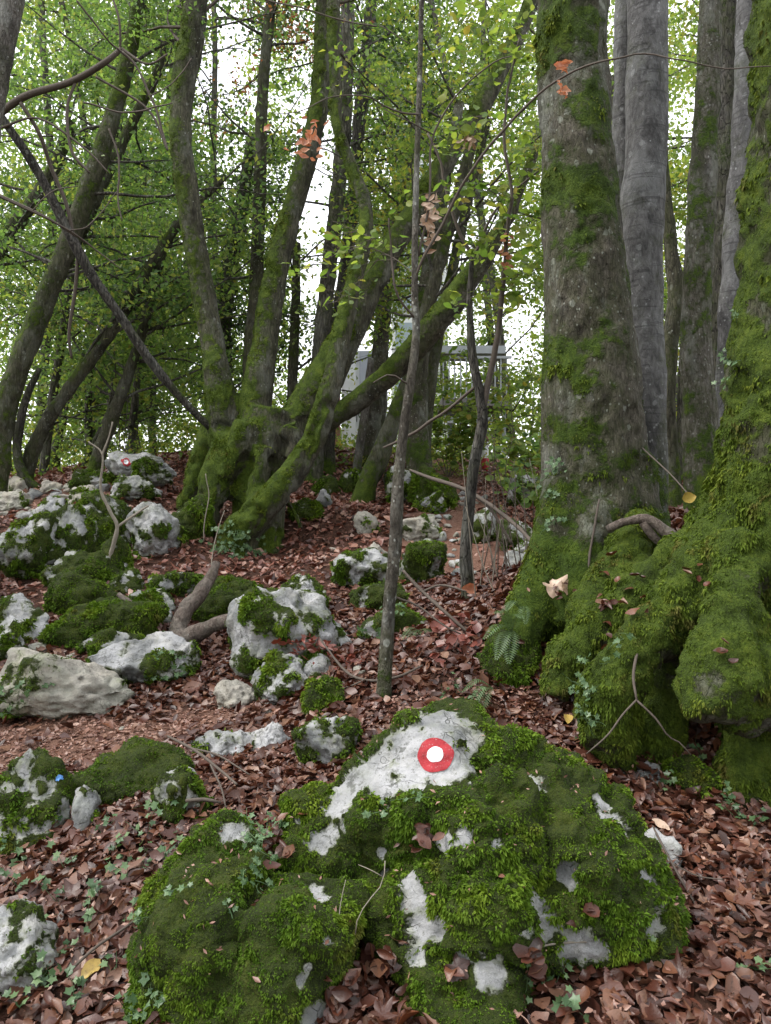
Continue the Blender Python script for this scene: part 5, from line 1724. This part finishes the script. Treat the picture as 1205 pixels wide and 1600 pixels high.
for pth, n in [([(650, 430, 2, 4.6), (610, 400, 2, 4.9), (560, 385, 2, 5.1), (510, 400, 2, 5.3), (450, 445, 1.5, 5.4)], 26), ([(600, 395, 2, 5), (560, 440, 2, 5.1), (530, 470, 2, 5.2)], 14), ([(600, 380, 2, 5), (555, 360, 2, 5.2), (520, 345, 1.5, 5.3)], 10)]:
    spray(S1, pth, .072, 'lime_leaf', n, 2)
for pth, n in [([(795, 340, 2, 6.2), (770, 300, 2, 6), (720, 290, 2, 6), (680, 300, 1.5, 6)], 30), ([(800, 300, 2, 6.2), (830, 240, 2, 6.1), (850, 180, 2, 6.1)], 30), ([(790, 210, 2, 6.2), (760, 180, 2, 6.1), (720, 195, 2, 6), (690, 230, 1.5, 6)], 26),
               ([(798, 120, 2, 6.2), (780, 70, 2, 6.1), (740, 40, 2, 6.1), (700, 20, 1.5, 6)], 30), ([(785, 460, 2, 6.25), (810, 430, 2, 6.2), (840, 420, 1.5, 6.2)], 26), ([(780, 500, 2, 6.3), (760, 470, 2, 6.2), (720, 455, 1.5, 6.1)], 16),
               ([(800, 380, 2, 6.2), (770, 380, 2, 6.2), (735, 372, 1.5, 6.1)], 20), ([(808, 330, 2, 6.2), (830, 340, 2, 6.2), (850, 360, 1.5, 6.1)], 20), ([(800, 110, 2, 6.2), (820, 60, 2, 6.2), (845, 20, 1.5, 6.2)], 22)]:
    spray(S2, pth, .085, 'lime_leaf', n, 3)
# leafy shrubs behind the platform side and by the crest
SH = [('leafy green shrub with broad leaves left of the thick lichened trunk', (810, 790, 12.0), [(810, 700), (780, 640), (850, 650), (830, 560), (790, 590), (845, 600), (760, 690)], 'lime_leaf'),
      ('bright maple seedling bush in the gap beside the thick trunk', (835, 800, 10.5), [(800, 690), (850, 670), (820, 720)], 'green_leaf'),
      ('thin leafy bush half hiding the steel platform', (700, 745, 13.6), [(690, 560), (720, 610), (760, 575), (650, 600), (735, 655), (790, 620), (680, 660)], 'lime_leaf'),
      ('young leafy maple on the left between the leaning trunks', (190, 740, 13.5), [(190, 250), (240, 235), (160, 240), (230, 260), (280, 240)], 'green_leaf')]
for lab, (bx_, by_, d), tips_, mt in SH:
    b = base_at(bx_, by_, d)
    rt = thing('shrub', lab, 'shrub', b, 'leafy shrubs of the crest')
    for tx, ty in tips_:
        e = P(tx, ty, d + rng.uniform(-.4, .4))
        mid = b * .45 + e * .55 + rng.normal(size=3) * .1
        cc = catmull(np.array([b + (0, 0, -.05), mid, e, e + (rng.normal() * .4, rng.normal() * .2, .05)]), 24)
        spray(rt, cc, .12, mt, 60 if 'platform' in lab else 26, 3, .008)

# curled dead leaf bunches caught in the twigs
for lab, px, py, w, h, d, num in [('curled orange dead leaf caught on the thin twig in front of the thick trunk', 880, 122, 12, 38, 3.98, 7), ('bunch of orange dead leaves hanging before the mossy second stem', 484, 218, 26, 36, 4.9, 16),
                                  ('faded dead leaf bunch hanging by the lichened sapling', 672, 340, 14, 60, 4.6, 18), ('pale dead leaf bunch hanging near the leaning mossy limb', 733, 222, 16, 14, 6.0, 9), ('brown dead leaf bunch beside the forked sapling stem', 792, 398, 12, 34, 6.2, 12),
                                  ('small orange dead leaf hanging alone by the second stem', 418, 200, 5, 12, 4.9, 2)]:
    c = P(px, py, d)
    g = Geo()
    rt = thing('leaf_bunch', lab, 'dead leaves', c + (0, 0, h / FOC * d), 'hanging dead leaves')
    for i in range(int(num * 1.8)):
        q = c + np.array((rng.normal() * w * .45, rng.normal() * w * .3, rng.normal() * h * .45)) / FOC * d
        nn = norm(np.array((rng.normal(), -1.2 + rng.normal() * .5, rng.normal() * .4)))[None]
        a, b, k = leaf_batch(q[None], nn, .062 * rng.uniform(.7, 1.3), .5, 5, (.8, 2.4), (.1, 1.0), .25)
        put('leaf', new_mesh('leaf', a - origin(rt), b, M['orange_leaf' if px not in (733, 672) else 'tan_leaf'], True, fattrs={'rnd': np.full(len(b), rng.random())}), rt)

# ------------------------------------------------------------------ dead wood, twigs and brush
def stick(name, label, cat, paths, mat='twig', sides=8, group=None, jit=.01):
    p0 = P(paths[0][0][0], paths[0][0][1], paths[0][0][3])
    rt = thing(name, label, cat, p0, group)
    for i, pth in enumerate(paths):
        cc, rr = chain(pth, .03)
        v, f = tube(cc, rr, sides)
        n = normals_of(v, f)
        rv = np.concatenate([np.repeat(rr, sides), rr[[0, -1]]])
        v = v + n * (rv * .22 * fbm(v, 9, 3, i))[:, None] + jit * np.stack([fbm(v, 2.5, 2, 31 + i), fbm(v, 2.5, 2, 41 + i), fbm(v, 2.5, 2, 51 + i)], 1)
        put('stem' if i == 0 else 'branch', new_mesh('stem', v - origin(rt), f, M[mat], True, attrs={'moss': np.full(len(v), .1)}), rt)
    return rt


stick('fallen_branch', 'bare forked fallen branch leaning over a mossy boulder on the slope', 'dead branch',
      [[(338, 880, 6, 7.1), (330, 900, 9, 7.0), (312, 928, 12, 6.9), (290, 955, 13, 6.8), (279, 985, 14, 6.7), (290, 1002, 16, 6.65)], [(286, 1000, 16, 6.65), (310, 988, 13, 6.65), (340, 975, 12, 6.6), (375, 968, 10, 6.6)]], 'dead_wood', 10)
stick('fallen_branch', 'short dark fallen branch lying left of the forked one', 'dead branch', [[(185, 928, 4, 7.0), (205, 945, 6, 6.95), (228, 965, 5, 6.9)]], 'dead_wood', 8)
stick('dead_sapling', 'thin bent bare sapling standing among the boulders on the left', 'sapling',
      [[(138, 690, 1, 8.4), (160, 712, 1.5, 8.4), (158, 765, 2.2, 8.4), (172, 800, 2.8, 8.4), (183, 822, 3.2, 8.4), (177, 850, 3.5, 8.4), (169, 876, 4, 8.4), (172, 900, 4, 8.3)], [(183, 824, 2.2, 8.4), (205, 808, 2, 8.5), (232, 790, 1.4, 8.6)], [(160, 714, 2, 8.4), (168, 690, 1.4, 8.4), (175, 660, 1, 8.4)]], 'pale_twig')
stick('dead_branch', 'broken dark branch stub bridging between thick trunk and mossy roots', 'dead branch',
      [[(948, 828, 5, 4.5), (975, 816, 7, 4.48), (1010, 813, 8, 4.45), (1035, 828, 9, 4.42), (1055, 843, 11, 4.4), (1075, 862, 12, 4.45)], [(1005, 816, 7, 4.45), (1020, 838, 7, 4.45), (1035, 852, 5, 4.45)]], 'dead_wood', 10)
stick('forked_twig', 'forked thin dead twig leaning on the mossy root at right', 'twig',
      [[(997, 1016, 2.6, 3.62), (990, 1055, 2.4, 3.56), (995, 1094, 2.2, 3.5)], [(995, 1094, 1.7, 3.5), (972, 1118, 1.5, 3.47), (950, 1148, 1.4, 3.45), (916, 1178, .9, 3.42)], [(995, 1094, 1.8, 3.5), (1024, 1122, 1.6, 3.46), (1044, 1150, 1.4, 3.44), (1062, 1160, 1.2, 3.44), (1080, 1180, .8, 3.42)]], 'twig', 6, None, .004)
stick('fallen_branch', 'long thin fallen branch slanting down from the crest to the thick trunk', 'dead branch',
      [[(640, 735, 2, 7.6), (690, 752, 3, 7.2), (740, 772, 3.4, 6.8), (800, 815, 3.4, 6.2), (840, 860, 3.2, 5.6), (872, 908, 2.6, 5.0)], [(740, 772, 2.4, 6.8), (770, 800, 2.4, 6.6), (800, 850, 2, 6.5)]], 'twig', 6)
stick('fallen_branch', 'thin dark branch lying over leaves below the forked brown sapling', 'dead branch',
      [[(630, 890, 2.2, 5.6), (660, 925, 3, 5.5), (700, 960, 3, 5.3), (745, 1000, 2.2, 5.2)], [(660, 925, 2, 5.5), (690, 915, 2, 5.5), (730, 925, 1.4, 5.4)]], 'twig', 6)
stick('fallen_branch', 'thin branch lying across leaves left of the sapling foot', 'dead branch',
      [[(500, 1000, 1.5, 5.2), (535, 1045, 2, 5.0), (570, 1062, 2.4, 4.8), (620, 1058, 2.2, 4.7), (660, 1040, 1.6, 4.7)], [(570, 1062, 1.6, 4.8), (540, 1075, 1.4, 4.8), (500, 1082, 1, 4.8)]], 'twig', 6)
stick('fallen_twig', 'long thin twig lying over the leaves in the lower left', 'twig', [[(112, 1515, 2.2, 2.55), (150, 1480, 2.4, 2.6), (195, 1450, 2.2, 2.7), (222, 1428, 1.8, 2.75)]], 'twig', 6, None, .003)
stick('fallen_twig', 'tangle of dark twigs on leaves above the left moss lobe', 'twig',
      [[(262, 1150, 2, 3.9), (300, 1170, 2.4, 3.8), (340, 1200, 2.4, 3.6), (370, 1225, 2, 3.4)], [(300, 1170, 1.6, 3.8), (340, 1180, 1.6, 3.7), (390, 1210, 1.2, 3.5)], [(290, 1252, 2.6, 3.3), (320, 1250, 3, 3.3), (345, 1255, 2, 3.3)], [(330, 1195, 1.5, 3.6), (345, 1230, 1.5, 3.4), (352, 1262, 1.2, 3.3)]], 'twig', 6, None, .004)
stick('fallen_twig', 'thin twig lying on leaves right of the marked boulder', 'twig', [[(1020, 1290, 1.6, 3.2), (1050, 1350, 1.8, 3.0), (1085, 1410, 1.8, 2.85), (1120, 1460, 1.4, 2.7)], [(1050, 1350, 1.2, 3.0), (1090, 1370, 1.1, 2.95), (1130, 1375, .9, 2.9)]], 'twig', 6, None, .004)
stick('fallen_twig', 'pale straight twig lying in the leaves at lower right', 'twig', [[(790, 1500, 1.6, 2.35), (850, 1478, 1.8, 2.4), (930, 1472, 1.6, 2.45), (1000, 1480, 1.2, 2.5)]], 'pale_twig', 6, None, .003)
stick('dry_stem', 'thin dry plant stem curling over the left moss lobe', 'stem', [[(602, 1345, .9, 2.38), (598, 1380, .9, 2.36), (575, 1410, .9, 2.32), (560, 1435, .9, 2.3), (556, 1460, .8, 2.3)], [(598, 1370, .7, 2.36), (580, 1360, .7, 2.36), (560, 1352, .6, 2.4)], [(540, 1375, .7, 2.4), (532, 1410, .7, 2.38), (528, 1450, .6, 2.3)]], 'pale_twig', 5, None, .003)
stick('dry_stem', 'thin dry stem standing before the roots of the many stemmed tree', 'stem', [[(322, 740, .7, 9.2), (326, 775, .8, 9.2), (320, 815, .9, 9.2), (318, 845, .9, 9.2)]], 'pale_twig', 5)
stick('dry_stem', 'leaning pale stem before the curved front stem of the mossy tree', 'stem', [[(352, 798, .6, 8.9), (340, 830, .7, 8.8), (332, 865, .8, 8.7), (330, 895, .9, 8.6)]], 'pale_twig', 5)
stick('thin_stem', 'slender dark stem standing against the moss of the thick trunk', 'stem', [[(938, 780, 1.6, 4.75), (930, 820, 2, 4.72), (922, 870, 2.2, 4.7), (920, 930, 2.4, 4.65)]], 'twig', 6)
0 and stick('thin_stem', 'arched thin root stem lying along the mossy root ridge', 'stem', [[(1050, 870, 1.6, 3.88), (1030, 910, 1.8, 3.86), (1010, 945, 1.8, 3.85), (985, 980, 1.6, 3.86)]], 'pale_twig', 5, None, .004)
br = np.random.default_rng(3)
for i in range(26):
    px = br.uniform(735, 850)
    d = br.uniform(5.8, 7.2)
    b = base_at(px, 0, d)
    hgt = br.uniform(.5, 1.35)
    e = b + np.array((br.normal() * .22, br.normal() * .1, hgt))
    md = (b + e) / 2 + br.normal(size=3) * .05
    cc = catmull(np.array([b - (0, 0, .05), md, e]), 14)
    o = Geo().add(*tube(cc, np.linspace(.006, .002, 14), 5)).build('brush_stem', M['twig' if i % 3 else 'pale_twig'], None, True, b)
    tag(o, 'thin bare brush stem in the thicket left of the thick lichened trunk', 'stem', 'bare brush stems')

# twig tangle hanging in the upper left
for i, (lab, paths) in enumerate([
    ('thin bare hanging branch crossing the stout leaning trunk', [[(190, 80, 2.4, 8.7), (210, 100, 2.2, 8.7), (235, 150, 2, 8.7), (262, 235, 1.4, 8.7)], [(120, 0, 1.4, 8), (165, 60, 1.5, 8.2), (190, 80, 1.6, 8.7)], [(235, 150, 1.3, 8.7), (270, 130, 1, 8.7), (300, 90, .8, 8.7)]]),
    ('thin bare branch crossing low over the dead pole', [[(-5, 305, 1.8, 8), (50, 330, 1.8, 8.2), (110, 360, 1.6, 8.4), (150, 390, 1.2, 8.6), (190, 420, .9, 8.7)], [(50, 330, 1.1, 8.2), (80, 300, 1, 8.2), (120, 290, .8, 8.2)], [(110, 360, 1, 8.4), (140, 350, .9, 8.4), (185, 300, .7, 8.4)]]),
    ('dark drooping branch hanging before the left stem of the mossy tree', [[(170, 200, 1.6, 8.5), (185, 250, 1.6, 8.5), (183, 300, 1.4, 8.5), (190, 345, 1, 8.5)], [(130, 160, 1.6, 8.5), (200, 175, 1.4, 8.5), (270, 160, 1, 8.6)]]),
    ('thin high twig line running across the top of the picture', [[(370, -10, 1.1, 4.4), (440, 5, 1.2, 4.4), (520, 25, 1.2, 4.4), (590, 40, 1, 4.4)], [(590, 40, .9, 4.4), (640, 70, .8, 4.4)]]),
]):
    stick('hanging_branch', lab, 'branch', paths, 'twig', 5, None, .02)

# leaves caught on the mossy roots
for rt, bv, spots in [(rootF, F[4], [(1000, 920, 40, 10), (960, 1000, 30, 6), (1140, 1030, 40, 5), (1090, 900, 30, 5), (940, 940, 30, 8)]), (rootA, A[4], [(880, 925, 30, 12), (930, 930, 25, 12), (820, 1000, 20, 4)])]:
    g = Geo()
    for px, py, rad, num in spots:
        for _ in range(num):
            h = ray(bv, px + rng.normal() * rad * .6, py + rng.normal() * rad * .5)
            if h[0] is None or h[1].z < .1:
                continue
            q = norm(np.array(h[1]) * .6 + np.array((0, 0, .6)) + rng.normal(size=3) * .35)[None]
            a, b, i_ = leaf_batch((np.array(h[0]) + np.array(h[1]) * .025)[None], q, .06 * rng.uniform(.7, 1.3), .6, 4, (.6, 3), (0, 1.1), .15)
            g.add(a, b, rng.random())
    if g.n:
        g.build('leaf_litter', M['dead_leaf'], rt)['kind'] = 'stuff'

# ------------------------------------------------------------------ single leaves that stand out
def lone_leaf(label, pos, nrm, size, mat, lobed, name='fallen_leaf'):
    q = norm(np.array(nrm, float))[None]
    if lobed:
        a, b, _ = lobed_batch(np.zeros((1, 3)), q, size, 5, .36, 30, .95)
    else:
        a, b, _ = leaf_batch(np.zeros((1, 3)), q, size, .7, 8, (.4, 1.2), (.1, .6), .1)
    o = put(name, new_mesh(name, a, b, M[mat], True), None, pos)
    return tag(o, label, 'leaf')


def on_ground(px, py, lift=.05):
    d = 6.0
    for _ in range(60):
        p = P(px, py, d)
        d -= (gz(p[0], p[1]) - p[2]) * .8 / max(.12, (py - CY) / FOC + .1) * .5
        d = min(max(d, 1.2), 16)
    p = P(px, py, d)
    return p + (0, 0, lift)


lone_leaf('round yellow fallen leaf by the bare white stone in the lower left', on_ground(145, 1537), (.1, -.4, .9), .085, 'yellow_leaf', False)
lone_leaf('big pale curled dead maple leaf at the foot of the thick trunk', P(866, 925, 4.7) + (0, 0, .03), (-.1, -.8, .5), .17, 'tan_leaf', True)
lone_leaf('second pale curled dead leaf at the trunk foot', P(884, 922, 4.66) + (0, 0, .02), (.5, -.8, .3), .11, 'tan_leaf', True)
lone_leaf('yellow fallen leaf on the brown litter above the marked boulder', on_ground(888, 1142, .06), (0, -.4, .9), .075, 'yellow_leaf', False)
lone_leaf('pale tan leaf beside the right flank of the marked boulder', on_ground(1032, 1312, .06), (.2, -.5, .8), .08, 'tan_leaf', False)
lone_leaf('yellow green leaf hanging beside the mossy root ridge at right', P(1076, 778, 4.2), (.2, -.9, .3), .09, 'yellow_leaf', False)
h = ray(FBVH, 716, 1515)
lone_leaf('curled brown leaf stuck on the foot of the marked boulder', np.array(h[0]) + np.array(h[1]) * .02 if h[0] is not None else P(716, 1515, 2.3), (-.1, -.8, .6), .085, 'dead_leaf', True)
h = ray(FBVH, 663, 1310)
lone_leaf('small curled brown leaf on the middle of the marked boulder', np.array(h[0]) + np.array(h[1]) * .02 if h[0] is not None else P(663, 1310, 2.5), (-.1, -.7, .6), .075, 'dead_leaf', True)
lone_leaf('orange leaf standing against the foot of the forked sapling', P(733, 920, 6.2), (.2, -.9, .2), .13, 'orange_leaf', False)

stick('thin_stem', 'thin twig reaching from the thick trunk to a yellow green leaf', 'stem', [[(1003, 700, 1.2, 4.95), (1045, 738, 1.1, 4.5), (1076, 772, .8, 4.2)]], 'twig', 5, None, .003)
# red brown leaf heap on the rocks beside the tall white boulder
rt = thing('red_leaf_clump', 'clump of red brown withered leaves on rocks below the tall white boulder', 'dead leaves', P(485, 1040, 5.4))
for i in range(70):
    q = P(488 + rng.normal() * 22, 1008 + rng.normal() * 9, 5.45 + rng.normal() * .08) if i < 46 else P(545 + rng.normal() * 24, 1034 + rng.normal() * 7, 5.3 + rng.normal() * .08)
    a, b, k = leaf_batch(q[None], norm(rng.normal(size=3) * .6 + (0, -.5, .6))[None], .075 * rng.uniform(.6, 1.2), .5, 4, (.6, 2.2), (0, .9), .2)
    put('leaf', new_mesh('leaf', a - origin(rt), b, M['red_leaf'], True, fattrs={'rnd': np.full(len(b), rng.random())}), rt)
rt = thing('red_leaf_clump', 'clump of red withered leaves in the litter right of the lichened sapling', 'dead leaves', on_ground(715, 1010))
for i in range(60):
    q = on_ground(712 + rng.normal() * 34, 1010 + rng.normal() * 22, .05 + rng.random() * .06)
    a, b, k = leaf_batch(q[None], norm(rng.normal(size=3) * .5 + (0, -.3, .8))[None], .085 * rng.uniform(.6, 1.2), .55, 4, (.6, 2.0), (0, .8), .2)
    put('leaf', new_mesh('leaf', a - origin(rt), b, M['red_leaf'], True, fattrs={'rnd': np.full(len(b), rng.random())}), rt)

# ------------------------------------------------------------------ ferns, ivy and seedlings
def fern(label, base, dirs, length):
    rt = thing('fern', label, 'fern', base)
    for dx, dy, dz in dirs:
        e = norm(np.array((dx, dy, dz), float)) * length
        cc = catmull(np.array([base, base + e * .5 + (0, 0, .04), base + e + (0, 0, -.03)]), 18)
        g = Geo()
        g.add(*tube(cc, np.linspace(.0022, .0008, 18), 4, False))
        t, u, w = frames(cc)
        side = norm(np.cross(t, (0, 0, 1)))
        for k in range(1, 18):
            ln = length * .26 * math.sin(math.pi * (k / 18) ** .7) + .006
            for s_ in (-1, 1):
                tip = cc[k] + side[k] * s_ * ln + t[k] * ln * .35 + (0, 0, -.15 * ln)
                wd = t[k] * length * .028
                md = (cc[k] + tip) / 2 + (0, 0, .05 * ln)
                g.add(np.array([cc[k], md + wd, tip, md - wd]), np.array([(0, 1, 2, 3)]), rng.random())
        g.build('frond', M['fern_leaf'], rt)


fern('pale green fern on the mossy hump left of the big roots', P(800, 985, 4.45), [(-.5, -.6, -.5), (-.2, -.7, -.6), (.1, -.5, .4), (-.7, -.4, .0), (-.4, -.3, .5)], .20)
fern('small fern at the foot of the marked trunk above the hump', P(815, 952, 4.6), [(-.6, -.5, .2), (.0, -.8, -.2), (-.9, -.3, .1)], .14)
fern('little fern hanging below the dark ivy clad rock', P(655, 985, 5.5), [(-.5, -.4, -.5), (-.7, -.3, -.2), (.4, -.4, -.2), (-.1, -.5, -.6)], .16)
fern('low fern hanging on the left end of the mossy hump', P(770, 1075, 4.3), [(-.7, -.5, -.3), (-.5, -.5, -.6), (-.8, -.2, .1)], .18)


def ivy_plant(pos, n_leaf, size, spread, up, nrm=None, mat='ivy_leaf'):
    g = Geo()
    pts = []
    base = np.array(pos, float)
    k = 0
    while k < n_leaf:
        dirn = norm(np.array((rng.normal(), rng.normal() * .8, up)))
        if nrm is not None:
            dirn = norm(dirn - nrm * np.dot(dirn, nrm) * .9 + nrm * .15)
        st = wander(base, dirn, spread * rng.uniform(.6, 1.2), 5, .04, .4)
        g.add(*tube(st, np.linspace(.0016, .0008, len(st)), 3, False))
        for q in st[1:]:
            if k >= n_leaf:
                break
            pts.append(q + rng.normal(size=3) * size * .35 + (0, 0, size * .15))
            k += 1
    pts = np.array(pts)
    nn = norm(rng.normal(size=pts.shape) * .35 + (np.array((0, -.35, .8)) if nrm is None else nrm + np.array((0, -.1, .3))))
    a, b, i = lobed_batch(pts, nn, size * rng.uniform(.6, 1.2, len(pts)), 5, .42, 15, .25)
    g.add(a, b, rng.random(len(pts))[i])
    return g, base


IVY_G = [((20, 1330), 5), ((70, 1300), 5), ((150, 1250), 5), ((30, 1400), 5), ((110, 1370), 6), ((170, 1340), 6), ((230, 1320), 5), ((60, 1450), 4), ((140, 1420), 5), ((200, 1390), 5), ((120, 1490), 5), ((80, 1550), 6), ((30, 1580), 6),
         ((180, 1540), 5), ((200, 1590), 4), ((110, 1590), 6), ((250, 1280), 5), ((215, 1240), 4), ((290, 1290), 4), ((10, 1500), 4), ((150, 1320), 5), ((260, 1350), 4), ((90, 1420), 5), ((190, 1440), 4), ((40, 1350), 5), ((225, 1370), 5), ((130, 1290), 4)]
for (px, py), nl in IVY_G:
    q = on_ground(px, py, .02)
    g, b = ivy_plant(q, nl + 3, .040, .13, .9)
    o = g.build('ivy_sprig', M['ivy_leaf'], None, True, b)
    tag(o, 'low green ivy seedling growing through the brown leaves at lower left', 'ivy', 'ivy seedlings at lower left')
for (px, py), nl in [((870, 1590), 6), ((820, 1570), 6), ((1100, 1200), 4), ((940, 1130), 4), ((920, 1180), 5), ((1050, 1235), 6), ((1185, 1300), 5), ((1160, 1290), 4), ((1185, 1530), 6), ((980, 1510), 3), ((870, 1550), 5), ((1130, 1270), 5), ((1050, 1395), 3), ((690, 1100), 4), ((720, 1090), 5), ((740, 1105), 4), ((905, 1120), 4)]:
    q = on_ground(px, py, .03)
    g, b = ivy_plant(q, nl + 3, .036, .12, .9)
    o = g.build('ivy_sprig', M['ivy_leaf'], None, True, b)
    tag(o, 'small green seedling sprouting from the leaves around the marked boulder', 'seedling', 'seedlings round the marked boulder')
# ivy clinging to rocks and trunks
def cling(root, bv, spots, size, n, name='ivy'):
    g = Geo()
    for px, py, rad, num in spots:
        for _ in range(num):
            h = ray(bv, px + rng.normal() * rad * .5, py + rng.normal() * rad * .5)
            if h[0] is None:
                continue
            nn = np.array(h[1])
            if np.dot(nn, CAM - np.array(h[0])) < 0:
                nn = -nn
            gg, _b = ivy_plant(np.array(h[0]) + nn * .025, n, size, size * 3.2, .1, nn)
            g.add(np.concatenate(gg.v), gg.f, None)
    if g.n:
        g.r = [rng.random(len(q)) for q in g.f]
        o = g.build(name, M['ivy_leaf'], root)
        o['kind'] = 'stuff'


cling(front, FBVH, [(400, 1330, 26, 7), (385, 1370, 18, 5), (308, 1388, 6, 1), (225, 1440, 10, 3), (365, 1435, 5, 1), (255, 1560, 14, 3), (620, 1265, 14, 3), (395, 1300, 14, 3), (455, 1290, 8, 2), (240, 1590, 12, 2)], .030, 4)
cling(rootA, A[4], [(868, 720, 12, 4), (868, 775, 8, 3), (866, 815, 8, 3), (872, 740, 14, 3)], .045, 3)
cling(rootC, C[4], [(370, 850, 22, 10), (350, 860, 18, 8), (385, 870, 15, 6), (365, 830, 14, 5)], .07, 5)
cling(rootF, F[4], [(925, 1040, 14, 4), (915, 1080, 14, 4), (905, 1110, 14, 4), (1150, 560, 10, 3), (1158, 500, 8, 2), (1145, 600, 8, 2), (985, 1000, 8, 2), (930, 1120, 14, 4)], .038, 3)
for lab, px, py, num in [('dark ivy clad rock', 600, 985, 16), ('low flat white boulder', 265, 1062, 16), ('broad pale boulder', 45, 1090, 6), ('ivy grown rock', 820, 770, 8), ('moss left side', 560, 900, 2)]:
    for o_, v_, f_, n_, m_ in rock_info:
        if lab in o_['label']:
            bv = BVHTree.FromPolygons([tuple(q) for q in v_.tolist()], f_.tolist())
            cling(o_, bv, [(px, py, 40, num)], .05, 5)
# ivy on the dark trunk
rt, c = TR['M2b']
pp = leaves_at(c[10:, :3], .16, 60, 1.0)
v, f = rhomb_leaves(pp, norm(unit_rand(len(pp)) + (0, -.6, .4)), .08, .8)
o = put('ivy', new_mesh('ivy', v - origin(rt), f, M['deep_leaf'], False, fattrs={'rnd': rng.random(len(pp))}), rt)
o['kind'] = 'stuff'
# blue fleck of paint on the left edge boulder
for o_, v_, f_, n_, m_ in rock_info:
    if 'blue fleck' in o_['label']:
        bv = BVHTree.FromPolygons([tuple(q) for q in v_.tolist()], f_.tolist())
        if ray(bv, 92, 1216)[0] is not None:
            a, b = paint_patch(bv, 92, 1216, .3, 4, .004, .12, 5, 3, 24)
            put('blue_mark', new_mesh('blue_mark', a - origin(o_), b, M['sky_blue']), o_)
print('moss tris', moss_tris, 'total tris', sum(len(o.data.polygons) for o in scene.objects if o.type == 'MESH'))
